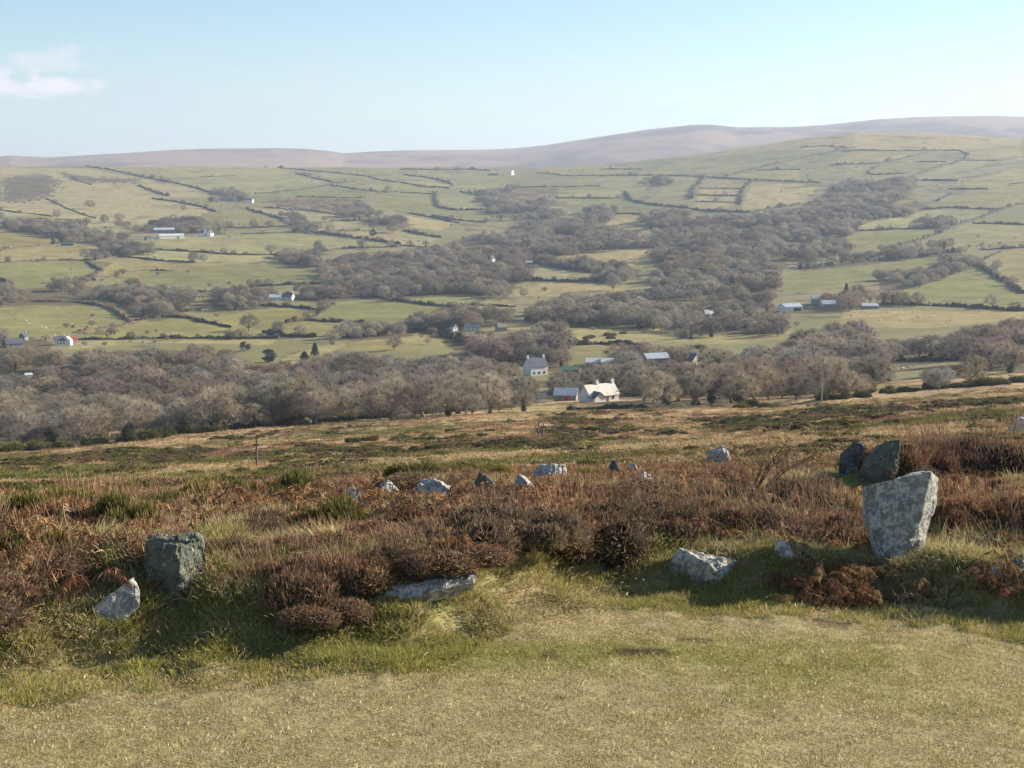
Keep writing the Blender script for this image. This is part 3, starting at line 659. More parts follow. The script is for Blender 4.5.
def c_far(V):
    x, y = V[:, 0], V[:, 1]
    a = fbm(x * .0018, y * .0018, 81, 5); b = fbm(x * .009, y * .0045, 82, 5)
    c = lerp((.31, .21, .15), (.16, .112, .095), sstep(-.25, .45, a + .9 * b))
    px = proj(x, y, V[:, 2])[0]
    c = lerp(c, (.12, .09, .082), .6 * sstep(600, 700, px) * sstep(-.4, .3, b + a))
    return lerp(c, (.34, .235, .15), .6 * sstep(.15, .5, b - a))

def ground_mat(name, fine, amount, bump=None):
    m, nt, b = new_mat(name); b.inputs['Roughness'].default_value = .95; b.inputs['Specular IOR Level'].default_value = .05
    a = N(nt, 'ShaderNodeAttribute'); a.attribute_name = 'Col'
    n = noise(nt, fine, 6, .7)
    lo = 1 - amount; f = ramp(nt, n, [(.3, (lo, lo, lo)), (.7, (1 + amount,) * 3)])
    c = mixc(nt, 1, a.outputs['Color'], f, 'MULTIPLY'); nt.links.new(c, b.inputs['Base Color'])
    if bump:
        bp = N(nt, 'ShaderNodeBump'); bp.inputs['Strength'].default_value = .8; bp.inputs['Distance'].default_value = bump
        nt.links.new(n, bp.inputs['Height']); nt.links.new(bp.outputs[0], b.inputs['Normal'])
    return m
sheet('ground', ground_mat('turf', 18, .35, .02))
sheet('moorland', ground_mat('moor', 1.6, .45, .15))
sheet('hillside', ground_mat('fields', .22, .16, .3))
sheet('hills', ground_mat('far_moor', .01, .12))
# ------------------------------------------------------------------ buildings
def rect(x0, x1, y0, y1): return (x0, x1, y0, y1)
BRECTS = []
def gable_mesh(w, d, h, rh, ov=.25):
    """walls with gable ends as one closed shell; roof as two thick slopes"""
    bm = bmesh.new()
    x, y = w / 2, d / 2
    v = [bm.verts.new(p) for p in [(-x,-y,-3),(x,-y,-3),(x,y,-3),(-x,y,-3),(-x,-y,h),(x,-y,h),(x,y,h),(-x,y,h),(-x,0,h+rh),(x,0,h+rh)]]
    for f in [(0,1,5,4),(2,3,7,6),(1,2,6,9,5),(3,0,4,8,7)]: bm.faces.new([v[i] for i in f])
    return bm
def roof_mesh(w, d, h, rh, ov=.3, t=.18):
    bm = bmesh.new(); x = w / 2 + ov; y = d / 2
    s = rh / y; ye = y + ov; ze = h - ov * s
    for sgn in (-1, 1):
        a = [(-x, sgn * ye, ze + .02), (x, sgn * ye, ze + .02), (x, 0, h + rh + .02), (-x, 0, h + rh + .02)]
        lo = [bm.verts.new(p) for p in a]; hi = [bm.verts.new((p[0], p[1], p[2] + t)) for p in a]
        bm.faces.new(lo); bm.faces.new(hi)
        for i in range(4): bm.faces.new([lo[i], lo[(i + 1) % 4], hi[(i + 1) % 4], hi[i]])
    bmesh.ops.recalc_face_normals(bm, faces=bm.faces); return bm
def box_bm(bm, x0, x1, y0, y1, z0, z1):
    v = [bm.verts.new(p) for p in [(x0,y0,z0),(x1,y0,z0),(x1,y1,z0),(x0,y1,z0),(x0,y0,z1),(x1,y0,z1),(x1,y1,z1),(x0,y1,z1)]]
    for f in [(0,3,2,1),(4,5,6,7),(0,1,5,4),(1,2,6,5),(2,3,7,6),(3,0,4,7)]: bm.faces.new([v[i] for i in f])
    return bm
def building(name, label, cat, px, py, wpx, dep, h, rh, rot, wall, roof, chim=(), wins=0, door=None, group=None, gable_door=None, cover=.3, dormer=False):
    P = hit(px, py)[0]; dist = math.hypot(P[0], P[1])
    az = math.atan2(P[0], P[1])
    w = wpx * dist / F_
    rz = -az + R(rot)
    c, s = abs(math.cos(R(rot))), abs(math.sin(R(rot)))
    if c > s: w = max(3, (w - dep * s) / c)
    root = empty(name, (P[0], P[1], P[2] - .1), rz); tag(root, label, cat, group)
    from_bm('wall', gable_mesh(w, dep, h, rh), M[wall], root)
    rf = from_bm('roof', roof_mesh(w, dep, h, rh), M[roof], root)
    for cx in chim:
        bm = box_bm(bmesh.new(), cx * w / 2 - .45, cx * w / 2 + .45, -.4, .4, h + rh - .6, h + rh + 1.1)
        box_bm(bm, cx * w / 2 - .2, cx * w / 2 + .2, -.2, .2, h + rh + 1.1, h + rh + 1.5)
        from_bm('chimney', bm, M['whitewash' if wall == 'whitewash' else 'grey_stone'], root)
    for k in range(wins):
        wx = -w / 2 + w * (k + .7) / (wins + .4)
        f = from_bm('window', box_bm(bmesh.new(), wx - .5, wx + .5, -dep / 2 - .06, -dep / 2 + .1, 1.0, 2.2), M['whitewash'], root)
        from_bm('pane', box_bm(bmesh.new(), wx - .4, wx + .4, -dep / 2 - .08, -dep / 2 + .1, 1.1, 2.1), M['glass'], f)
    if door:
        dx, dw, dh, dm = door
        from_bm('door', box_bm(bmesh.new(), dx * w / 2 - dw / 2, dx * w / 2 + dw / 2, -dep / 2 - .09, -dep / 2 + .1, -.2, dh), M[dm], root)
    if gable_door:
        sx, dw, dh, dm = gable_door
        xe = sx * w / 2
        from_bm('door', box_bm(bmesh.new(), min(xe, xe + sx * .09), max(xe, xe + sx * .09), -dw / 2, dw / 2, -.2, dh), M[dm], root)
    hp = (h + rh) * F_ / dist
    BRECTS.append((px - wpx / 2 - 1, px + wpx / 2 + 1, py - hp - 1, py - cover * hp, dist))
    return root, w
B = building
B('farm_shed','long white-fronted shed with grey roof, largest of the upper left farm','farm shed',171,238.3,25,9,3.6,2.2,16,'whitewash','pale_tin',door=(.5,3,2.8,'grey_stone'))
B('farm_shed','grey-roofed barn behind the long white shed at upper left','barn',164,232.5,20,10,3.8,2.6,6,'grey_stone','tin')
B('farm_shed','small blue shed left of the long white shed','shed',148.5,240,8,8,3,1.6,30,'blue_tin','dark_tin',door=(0,2.5,2.4,'dark_tin'))
B('white_farmhouse','white gabled farmhouse just right of the long white shed','farmhouse',202,236,8,6,4.2,2.8,-25,'whitewash','slate',chim=(-.9,.9),wins=2)
B('white_farmhouse','white house wing with gable facing right beside the farmhouse','house',210,236,8,6,4.2,2.8,70,'whitewash','slate',chim=(.9,),wins=2)
B('farmhouse','slate-roofed house under bare trees, left of the upper pair of houses','house',226.5,200.8,13,7,3.2,2.4,0,'grey_stone','slate',chim=(-.9,.9),wins=3)
B('white_farmhouse','white house, right of the upper pair under the bare trees','house',249.5,202.6,8,7,4.4,2.4,-20,'whitewash','slate',chim=(-.9,),wins=2)
B('white_cottage','long low white cottage, left of the pair among the green fields','cottage',275,300,12,6,2.6,2.2,5,'whitewash','tin',chim=(.9,),wins=3)
B('white_cottage','cottage with bright white gable, right of the pair among green fields','cottage',288.5,300,13,6.5,3.0,3.2,-28,'whitewash','slate',chim=(.9,),wins=2)
B('house','dark-roofed low house at the left edge under the big sheep field','house',14,347,18,7,2.4,2.4,12,'grey_stone','slate',wins=2)
B('house','grey gabled house behind the dark-roofed one at left','house',24,340,7,5,2.6,2.0,40,'grey_stone','slate',chim=(.9,))
B('white_house','white house with slate roof left of the red-roofed shed','house',60,345,11,6,3.0,2.4,10,'whitewash','slate',chim=(-.9,.9),wins=3)
B('white_house','small white gable end beside the red-roofed shed','house',67.5,345,5,5,3.0,2.2,65,'whitewash','tin',wins=1)
B('red_shed','small red-roofed shed right of the white houses at left','shed',73,343.5,6,5,2.2,1.4,0,'whitewash','red')
B('white_shed','tiny white shed in the wood below the red-roofed shed','shed',69,367.5,4,3,1.3,.6,0,'whitewash','pale_tin')
B('white_shed','low white shed at the small left glade in the wood','shed',28.5,377,7,4,1.3,.6,8,'whitewash','pale_tin')
B('white_house','bright white house standing on the skyline at upper centre','house',512,175.2,4.5,9,8,5.0,-45,'whitewash','whitewash',wins=2)
B('house','dark low house left of the white house on the skyline','house',493,175.5,10,8,3.0,2.0,0,'grey_stone','slate',wins=2)
B('white_house','tiny white gable peeping out of the middle wood','house',492,262,4,5,4.0,3.0,50,'whitewash','slate')
B('field_shed','small grey shed at the left end of the straw field','shed',529,264.5,7,5,2.6,1.2,5,'grey_stone','tin')
B('white_house','white house with slate roof and a white chimney at each end','house',535.5,375,25,7,4.4,3.4,30,'whitewash','slate',chim=(-.93,.93),wins=3,cover=.1)
B('barn','low grey-roofed barn with a red door left of the long white cottage','barn',566,400.5,24,6,2.4,1.9,-6,'grey_stone','tin',door=(.12,1.1,2.0,'red'),wins=1,cover=.0)
ct, cw = B('white_cottage','long white cottage with pale tan roof on the moor edge','cottage',599,401.5,40,6.2,2.6,3.1,36,'whitewash','tan_slate',chim=(.93,-.15),wins=3,door=(.2,1,2,'slate'),cover=.0)
fw = from_bm('porch', gable_mesh(3.6, 4.2, 2.2, 1.7), M['whitewash'], ct); fw.location = (-.30 * cw, -3.4, 0); fw.rotation_euler = (0, 0, R(90))
fr = from_bm('porch_roof', roof_mesh(3.6, 4.2, 2.2, 1.7), M['slate'], ct); fr.location = fw.location; fr.rotation_euler = fw.rotation_euler
B('white_shed','tiny whitewashed outbuilding left of the red-door barn','shed',541,403,6,4,2.0,1.2,15,'whitewash','slate',cover=.0)
B('barn','low pale-roofed shed, left one behind the long white cottage','barn',593,366,14,7,2.2,1.6,0,'grey_stone','pale_tin',cover=.6)
B('barn','tan-roofed shed joined right of the pale-roofed one','barn',607.5,366,12,7,2.2,1.6,0,'cream','tan_slate',cover=.6)
B('barn','grey-roofed barn with rusty red end wall at centre right','barn',655,363,29,8,2.8,2.0,24,'grey_stone','tin',gable_door=(-1,5,3.4,'rust'),cover=.6)
B('house','steep-roofed stone house right of the red-ended barn','house',694,368,15,7,3.2,3.4,-40,'cream','slate',chim=(.9,),wins=1,cover=.6)
B('cream_house','cream house with twin gables among the trees at right','house',706.3,318,4,5,3.2,2.4,20,'cream','tan_slate',wins=2)
B('cream_house','narrow cream gable joined to the twin-gabled house','house',710.5,317.5,3.5,5,2.8,2.0,20,'cream','tan_slate')
B('farm_shed','blue-grey roofed shed with white open front at the big right farm','farm shed',790,311,24,10,3.4,2.0,34,'whitewash','tin',door=(.4,6,2.6,'glass'),cover=.1)
B('farm_shed','white-roofed barn highest among the big right farm','barn',815.5,304,9,8,4.2,2.4,8,'grey_stone','pale_tin',cover=.1)
B('farm_shed','broad grey barn in the middle of the big right farm','barn',828,308,17,9,3.2,2.4,15,'grey_stone','tin',cover=.1)
B('farm_shed','long low shed with white roof at the right end of the big farm','shed',869.5,308.5,17,7,2.2,1.4,10,'grey_stone','pale_tin',cover=.1)
B('house','white gable end among dark trees at centre','house',454,331,6,5,3.0,2.2,-40,'whitewash','slate')
B('house','grey slate-roofed house with pale walls among trees at centre','house',472,331.5,16,7,3.0,2.4,8,'cream','slate',chim=(-.9,.9),wins=3)
B('house','brown-roofed farmhouse right of the slate-roofed one at centre','house',501,331,12,7,2.8,2.4,20,'grey_stone','brown_roof',chim=(.9,),wins=2)
B('field_shed','tiny dark shed with pale end by two round bushes at left','shed',67,245.5,11,5,2.2,1.2,5,'dark_tin','dark_tin',gable_door=(1,2.4,2.0,'whitewash'))
B('green_shed','low green-roofed shed right of the two-chimney white house','shed',570,373,17,6,1.8,1.2,3,'green_tin','green_tin',cover=.5)

# ------------------------------------------------------------------ hedges
HPATH = []
def hedge(label, h, pts, i):
    P = hit([p[0] for p in pts], [p[1] for p in pts])[:, :2]
    seg = np.linalg.norm(np.diff(P, axis=0), axis=1); L = np.concatenate([[0], np.cumsum(seg)])
    d = np.hypot(P[:, 0], P[:, 1]).mean(); step = max(.8, d / 1000)
    n = max(4, int(L[-1] / step)); t = np.linspace(0, L[-1], n)
    x = np.interp(t, L, P[:, 0]); y = np.interp(t, L, P[:, 1])
    k = np.ones(7) / 7
    if n > 20: x[3:-3] = np.convolve(x, k, 'valid'); y[3:-3] = np.convolve(y, k, 'valid')
    wob = 1.2 * vnoise(t * .09, t * 0 + i, 91); T = np.stack([np.gradient(x), np.gradient(y)], 1); T /= np.linalg.norm(T, axis=1)[:, None] + 1e-9
    S = np.stack([-T[:, 1], T[:, 0]], 1); x = x + S[:, 0] * wob; y = y + S[:, 1] * wob
    z = height(x, y)
    HPATH.append((x.copy(), y.copy(), h, label))
    gap = sstep(-.58, -.48, fbm(t * .035, t * 0 + i * 3.1, 96, 2))
    hh = h * (.8 + .8 * vnoise(t * .13, t * 0 + i, 92) + .6 * vnoise(t * .45, t * 0 + i, 93)) * (.35 + .65 * gap); hh = np.clip(hh, .25, 6)
    ww = (.55 + .45 * h) * (.9 + .7 * vnoise(t * .2, t * 0 + i, 94)) * (.6 + .4 * gap)
    prof = np.array([(-1, -.5), (-.95, .35), (-.6, .85), (0, 1), (.6, .85), (.95, .35), (1, -.5)])
    A = Acc(); hh = np.maximum(hh * 1.35, .5); ww = ww * 1.3
    m = len(prof)
    V = np.empty((n, m, 3))
    jit = rng.uniform(.75, 1.25, (n, m))
    V[:, :, 0] = x[:, None] + S[:, 0, None] * ww[:, None] * prof[None, :, 0] * jit
    V[:, :, 1] = y[:, None] + S[:, 1, None] * ww[:, None] * prof[None, :, 0] * jit
    V[:, :, 2] = z[:, None] + hh[:, None] * prof[None, :, 1] * jit
    a = np.arange(n - 1)[:, None] * m; b = np.arange(m - 1)[None]
    f = np.stack([a + b, a + b + 1, a + m + b + 1, a + m + b], -1).reshape(-1, 4)
    tone = np.array([(.042, .037, .022), (.062, .047, .03), (.034, .04, .02)][i % 3])
    if 'brown' in label: tone = np.array((.105, .072, .046))
    cv = (tone[None] * rng.uniform(.7, 1.35, (n * m, 1)))
    A.add(V.reshape(-1, 3), f, cv)
    q = int(min(9000, L[-1] * 5 * min(1, 1300 / d)))
    r = rng.integers(0, n, q); u = rng.uniform(-1, 1, q)
    Pn = np.stack([x[r] + S[r, 0] * ww[r] * u, y[r] + S[r, 1] * ww[r] * u, z[r] + hh[r] * rng.uniform(.2, .95, q)], 1)
    cc = tone * rng.uniform(.6, 1.7, (q, 1))
    A.slivers(Pn, rdir(q, .7), rng.uniform(.4, 1.0, q) * (.6 + .2 * h), rng.uniform(.1, .22, q) * max(1, d / 1100), cc, cc * 1.3)
    o = A.build('hedge', M['hedge']); tag(o, label, 'hedge', 'hedgerows between the valley fields')
for i, (lb, h, pts) in enumerate(HEDGES): hedge(lb, h, pts, i)

# ------------------------------------------------------------------ trees
def bare_tree(seed, spread=1.0, tone=(.15, .12, .095), ivy=0, dense=1.0, core=.5, thick=1.0):
    """a 10 m leafless broadleaf: trunk with limbs, and a crown of fine twigs in lumps (two meshes)"""
    global rng
    keep = rng; rng = np.random.default_rng(seed)
    tr = Acc(); cr = Acc(); bark = np.array(tone) * .9; c0 = np.array(tone)
    lean = rng.normal(0, .25, 2); th = rng.uniform(1.3, 2.4)
    fork = np.array([lean[0], lean[1], th])
    tr.tube(np.array([[0, 0, -.8], [0, 0, .3], fork * .6, fork, fork + np.array([lean[0], lean[1], 2.2])]), [.40, .32, .27, .22, .10], bark * rng.uniform(1, 1.7), 7)
    n = int(rng.integers(15, 20)); ax, ay = rng.uniform(3.4, 4.3, 2) * spread; zc = rng.uniform(3.6, 4.6); hz_ = 9.2 - zc
    for i in range(n):
        f = (i + .5) / n; a = i * 2.39996 + rng.uniform(-.35, .35); sz = -0.25 + 1.22 * f; rr = math.sqrt(max(0, 1 - sz * sz)) * rng.uniform(.82, 1.12)
        r = rng.uniform(1.1, 1.8) * (1.1 - .25 * f)
        c = np.array([math.cos(a) * rr * ax, math.sin(a) * rr * ay, zc + sz * hz_ * rng.uniform(.88, 1.06)])
        mid = fork * .45 + c * .55 + rng.normal(0, .2, 3) + np.array([0, 0, -.2])
        tr.tube(np.array([fork, fork * .7 + mid * .3 + rng.normal(0, .1, 3), mid, c * .9 + mid * .1, c]), [.15, .115, .085, .05, .02], bark, 5)
        for k in range(7):
            d = rdir(1, .35)[0]; b0 = mid + (c - mid) * rng.uniform(.3, 1); b1 = c + d * r * .85
            tr.tube(np.array([b0, (b0 + b1) / 2 + rng.normal(0, .08, 3), b1]), [.045, .03, .01], bark, 3)
        if core:
            q = 46; dq = rdir(q); Pq = c + dq * r * core * rng.uniform(.8, 1.08, (q, 1)) * np.array([1, 1, .85]); 
            nq = np.cross(dq, rng.normal(size=(q, 3))); nq /= np.linalg.norm(nq, axis=1)[:, None]; bq = np.cross(dq, nq); w_ = r * core * .42
            V = np.stack([Pq + nq * w_, Pq + bq * w_ * .9, Pq - nq * w_ * .9, Pq - bq * w_], 1).reshape(-1, 3)
            cr.add(V, np.arange(q * 4).reshape(-1, 4), np.repeat(c0 * .9 * rng.uniform(.85, 1.15, (q, 1)), 4, 0))
        m = int(150 * dense); d = rdir(m, .12); s = rng.uniform(.35, 1, (m, 1)) ** .6
        P = c + d * r * s * np.array([1, 1, .85]); D = d + rng.normal(0, .45, (m, 3)); D[:, 2] += .25
        g = rng.uniform(.8, 1.2); cc = c0 * g * rng.uniform(.85, 1.15, (m, 1))
        cr.slivers(P, D, rng.uniform(.4, 1.0, m), rng.uniform(.06, .12, m) * thick, cc, cc * np.array([1.12, 1.04, 1.0]), .1)
    if ivy:
        n = 900; z = rng.uniform(.2, 6.5, n); a = rng.uniform(0, 6.3, n); r = rng.uniform(.2, .75, n) * (1.0 + .5 * np.sin(z * 1.4))
        Pv = np.stack([np.cos(a) * r + lean[0] * z / 5, np.sin(a) * r + lean[1] * z / 5, z], 1); g = np.array((.045, .06, .02)) * rng.uniform(.6, 1.5, (n, 1))
        cr.slivers(Pv, rdir(n), rng.uniform(.25, .5, n), rng.uniform(.2, .35, n), g, g * 1.2)
    top = max(v[:, 2].max() for v in cr.v); s = 10.0 / top
    for A in (tr, cr): A.v = [v * s for v in A.v]
    rng = keep
    return tr, cr
def ever_tree(seed, conical=False, tone=(.035, .05, .022)):
    global rng
    keep = rng; rng = np.random.default_rng(seed); tr = Acc(); cr = Acc()
    tr.tube([[0, 0, -.6], [0, 0, 3], [.1, 0, 8.5]], [.35, .28, .05], np.array((.09, .07, .05)), 6)
    n = 26
    for i in range(n):
        if conical:
            z = 1 + 8.6 * (i + .5) / n; rr = (9.9 - z) * .33 + .1; a = i * 2.4; c = np.array([math.cos(a) * rr * .5, math.sin(a) * rr * .5, z]); r = .45 + rr * .55
        else:
            v = rdir(1)[0]; v[2] = v[2] * (1.1 if v[2] > 0 else .85); c = v * np.array([2.9, 2.9, 3.8]) + np.array([0, 0, 4.6]) ; r = rng.uniform(1.2, 2.0)
        tr.tube([[0, 0, c[2] * .7], c], [.08, .03], np.array((.08, .065, .05)), 4)
        m = 120; d = rdir(m, .15); P = c + d * r * rng.uniform(.55, 1, (m, 1)) * np.array([1, 1, .8])
        g = np.array(tone) * rng.uniform(.6, 1.6, (m, 1)) * rng.uniform(.8, 1.25)
        cr.slivers(P, d + rng.normal(0, .5, (m, 3)), rng.uniform(.35, .7, m), rng.uniform(.22, .4, m), g, g * 1.35)
    top = max(v[:, 2].max() for v in cr.v); s = 10 / top
    for A in (tr, cr): A.v = [v * s for v in A.v]
    rng = keep; return tr, cr
TONES = [(.285, .255, .198), (.245, .21, .158), (.33, .30, .235), (.21, .175, .138), (.25, .23, .158), (.305, .28, .23), (.255, .20, .178), (.265, .238, .178)]
protos = []
for k in range(8):
    tr, cr = bare_tree(100 + k, [1, 1.15, .9, 1.05, 1.2, .85, 1, 1.1][k], TONES[k], ivy=(k in (4, 7)), dense=2.0, core=.30, thick=.48)
    protos.append((tr.build('trunk', M['twig'], link=False), cr.build('crown', M['twig'], link=False)))
eprotos = []
for k, con in enumerate((True, False, False, False)):
    tr, cr = ever_tree(200 + k, con, [(.03, .045, .022), (.035, .045, .02), (.03, .05, .03), (.055, .065, .025)][k])
    eprotos.append((tr.build('trunk', M['twig'], link=False), cr.build('crown', M['plant'], link=False)))
def place_tree(name, pr, x, y, scale, label, cat, group=None, wx=1.0):
    e = empty(name, (x, y, ground(x, y)), rng.uniform(0, 6.28)); e.scale = (scale * wx, scale * wx, scale)
    tag(e, label, cat, group)
    for p in pr:
        c = p.copy(); col.objects.link(c); c.parent = e
    return e
nbare = 0; TREEPX = []
LP = hit([t[0] for t in LONE], [t[1] for t in LONE])
for k, ((px, py, hp, lb), P) in enumerate(zip(LONE, LP)):
    d = math.hypot(P[0], P[1]); s = hp * d / F_ / 10
    place_tree('bare_tree', protos[(k * 5 + 1) % 8 if 'ivy' not in lb else 4], P[0], P[1], s, lb, 'tree', 'bare trees in the fields and hedges', 1.15); nbare += 1
EP = hit([t[0] for t in EVER], [t[1] for t in EVER])
for k, ((px, py, hp, wp, lb), P) in enumerate(zip(EVER, EP)):
    d = math.hypot(P[0], P[1]); s = hp * d / F_ / 10
    pr = eprotos[0] if ('conifer' in lb or 'upright' in lb) else eprotos[3] if 'ivy' in lb or 'green tree' in lb else eprotos[1 + k % 2]
    place_tree('evergreen_tree', pr, P[0], P[1], s, lb, 'tree', 'dark evergreens in the valley', .95 * wp / hp / (.62 if pr is eprotos[0] else .9))
# the woods
SP = 8.6
gx, gy = np.meshgrid(np.arange(-1000, 1000, SP), np.arange(330, 2700, SP))
gx = (gx + rng.uniform(-.45, .45, gx.shape) * SP).ravel(); gy = (gy + rng.uniform(-.45, .45, gy.shape) * SP).ravel()
ok = np.abs(np.arctan2(gx, gy)) < R(21.5); gx, gy = gx[ok], gy[ok]
gz = height(gx, gy); gd = np.hypot(gx, gy)
th = (6.4 + 6.5 * rng.random(len(gx)) ** 1.6 + 5.0 * vnoise(gx * .02, gy * .02, 101)); th = np.clip(th, 3.5, 14)
th *= np.where(gd < 700, .92, 1.0)
pxc, pyc, _ = proj(gx, gy, gz + th * .45); pxt, pyt, _ = proj(gx, gy, gz + th); _, pyb, _ = proj(gx, gy, gz)
zone = np.full(len(gx), -1)
jx = 26 * fbm(gx * .018, gy * .018, 141, 3) * np.where(gd > 750, 1, .15); jy = 9 * fbm(gx * .02, gy * .02, 142, 3) * np.where(gd > 750, 1, .3)
for wi, (wn, poly) in enumerate(WOODS):
    zone[inpoly(pxc + jx, pyc + jy, poly) & inpoly(pxt, pyt + 1, poly if wn in ('lower left', 'middle', 'lower right', 'side valley', 'centre right') else [(-9e3, -9e3), (9e3, -9e3), (9e3, 9e3), (-9e3, 9e3)])] = wi
keepm = zone >= 0
for poly in ([(28,363),(60,367),(58,371),(30,369)], [(0,372),(22,373),(23,378),(0,379)], [(115,376),(172,377),(165,380),(118,379)], [(300,364),(325,358),(340,350),(300,356),(283,364)], [(418,340),(445,338),(470,347),(465,352),(420,354)], [(268,413),(345,409),(343,414),(268,420)]):
    keepm &= ~(inpoly(pxc, pyc, poly) | inpoly(gx * 0 + pxc, pyb, poly))
rpx = th * .42 * F_ / gd
for x0, x1, y0, y1, bd in BRECTS:
    keepm &= ~((pxc + rpx > x0) & (pxc - rpx < x1) & (pyt < y1) & (pyb > y0) & (gd < bd + 4))
    keepm &= ~((np.abs(gd - bd) < 9) & (pxc > x0) & (pxc < x1))
thin = rng.random(len(gx)) < np.where(gd > 750, np.clip(.66 + 2.2 * fbm(gx * .016, gy * .016, 105, 3), .06, 1), np.clip(.82 + 1.0 * fbm(gx * .03, gy * .03, 105, 2), .3, 1))
ii = np.nonzero(keepm & thin)[0]; ii = ii[np.argsort(gd[ii])]
patch = vnoise(gx * .013, gy * .013, 103)
def kind_of(i):
    v = patch[i]
    if rng.random() < .11: return 4 if rng.random() < .5 else 7
    if v > .18: return int(rng.choice([6, 3, 1]))
    if v < -.15: return int(rng.choice([2, 5, 0]))
    return int(rng.choice([0, 1, 2, 3, 5, 7]))
KIND = {0: 'grey-brown', 1: 'brown', 2: 'pale grey', 3: 'dark brown', 4: 'ivy-clad', 5: 'grey', 6: 'purplish', 7: 'ivy-trunked'}
ZL = {'lower left': 'in the big lower left wood above the moor', 'lower right': 'in the lower right wood above the moor'}
room = 298 - nbare
near = [i for i in ii if WOODS[zone[i]][0] in ZL][:room]; nearset = set(near)
pos = []; kk = []
for i in near:
    k = kind_of(i); z = WOODS[zone[i]][0]
    edgew = 'at the front edge of' if gd[i] < np.interp(pxc[i], [0, 250, 500, 700, 1024], [395, 430, 480, 480, 460]) else 'deep in'
    place_tree('bare_tree', protos[k], gx[i], gy[i], th[i] / 10, f"{KIND[k]} leafless tree {edgew} the {'big lower left' if z == 'lower left' else 'lower right'} wood", 'tree', f"bare trees of the {z} wood", 1.3)
rest = [i for i in ii if i not in nearset]
bk = np.array([kind_of(i) for i in rest])

def instance_stuff(name, P, protos_, idx, rot, scl, kind='stuff', tilt=None):
    """one stuff object: prototype plants instanced on its points"""
    me = bpy.data.meshes.new(name); P = np.asarray(P, np.float32)
    me.vertices.add(len(P)); me.vertices.foreach_set('co', P.ravel())
    a = me.attributes.new('idx', 'INT', 'POINT'); a.data.foreach_set('value', np.asarray(idx, np.int32))
    a = me.attributes.new('rot', 'FLOAT_VECTOR', 'POINT'); r = np.zeros((len(P), 3), np.float32); r[:, 2] = rot
    if tilt is not None: r[:, :2] = tilt
    a.data.foreach_set('vector', r.ravel())
    a = me.attributes.new('scl', 'FLOAT_VECTOR', 'POINT'); s = np.asarray(scl, np.float32)
    if s.ndim == 1: s = np.repeat(s[:, None], 3, 1)
    a.data.foreach_set('vector', np.ascontiguousarray(s, np.float32).ravel())
    o = bpy.data.objects.new(name, me); col.objects.link(o); tag(o, kind=kind)
    lib = bpy.data.collections.new(name + '_kinds')
    for k, p in enumerate(protos_):
        p.name = f'{name}_kind_{k:02d}'; lib.objects.link(p)
    ng = bpy.data.node_groups.new(name, 'GeometryNodeTree')
    ng.interface.new_socket('Geometry', in_out='INPUT', socket_type='NodeSocketGeometry'); ng.interface.new_socket('Geometry', in_out='OUTPUT', socket_type='NodeSocketGeometry')
    gi = ng.nodes.new('NodeGroupInput'); go = ng.nodes.new('NodeGroupOutput')
    ci = ng.nodes.new('GeometryNodeCollectionInfo'); ci.inputs['Collection'].default_value = lib; ci.inputs['Separate Children'].default_value = True; ci.inputs['Reset Children'].default_value = True
    iop = ng.nodes.new('GeometryNodeInstanceOnPoints'); iop.inputs['Pick Instance'].default_value = True
    def attr(nm, dt):
        n = ng.nodes.new('GeometryNodeInputNamedAttribute'); n.data_type = dt; n.inputs['Name'].default_value = nm
        return next(s for s in n.outputs if s.enabled and s.name == 'Attribute')
    ng.links.new(gi.outputs[0], iop.inputs['Points']); ng.links.new(ci.outputs[0], iop.inputs['Instance'])
    ng.links.new(attr('idx', 'INT'), iop.inputs['Instance Index'])
    e2r = ng.nodes.new('FunctionNodeEulerToRotation'); ng.links.new(attr('rot', 'FLOAT_VECTOR'), e2r.inputs[0])
    ng.links.new(e2r.outputs[0], iop.inputs['Rotation']); ng.links.new(attr('scl', 'FLOAT_VECTOR'), iop.inputs['Scale'])
    ng.links.new(iop.outputs[0], go.inputs[0])
    md = o.modifiers.new('scatter', 'NODES'); md.node_group = ng
    return o
wp = []
for k in range(8):
    tr, cr = bare_tree(100 + k, [1, 1.15, .9, 1.05, 1.2, .85, 1, 1.1][k], TONES[k], ivy=(k in (4, 7)), dense=1.5, core=.36, thick=.62)
    cr.v += tr.v; cr.c += tr.c; cr.f3 += [f + cr.n for f in tr.f3]; cr.f4 += [f + cr.n for f in tr.f4]
    wp.append(cr.build('woodland', M['twig'], link=False))
rest = np.array(rest)
ex, ey, eh = [], [], []
for x, y, h, lb in HPATH:
    L = np.hypot(np.diff(x), np.diff(y)).sum(); p = .4 if any(k in lb for k in ('thin', 'low ', 'faint', 'bank', 'wall')) else 1.0
    n_ = rng.poisson(L / 17 * p); k_ = rng.integers(0, len(x), n_)
    ex += list(x[k_] + rng.normal(0, .6, n_)); ey += list(y[k_] + rng.normal(0, .6, n_)); eh += list(h + rng.exponential(1.9, n_))
n_ = 2600; qd = np.exp(rng.uniform(math.log(700), math.log(3300), n_)); qa = rng.uniform(-R(22), R(22), n_); qx, qy = qd * np.sin(qa), qd * np.cos(qa)
mk_ = (fbm(qx * .008, qy * .008, 131, 3) + .5 * fbm(qx * .04, qy * .04, 132, 2) > .34) & (rng.random(n_) < .8)
ex = np.concatenate([ex, qx[mk_]]); ey = np.concatenate([ey, qy[mk_]]); eh = np.concatenate([eh, rng.uniform(1.5, 4.5, mk_.sum())])
eh = np.minimum(eh, 8.5); ez = height(ex, ey); ed = np.hypot(ex, ey); epx, ept, _ = proj(ex, ey, ez + eh); _, epb, _ = proj(ex, ey, ez)
ok = np.ones(len(ex), bool)
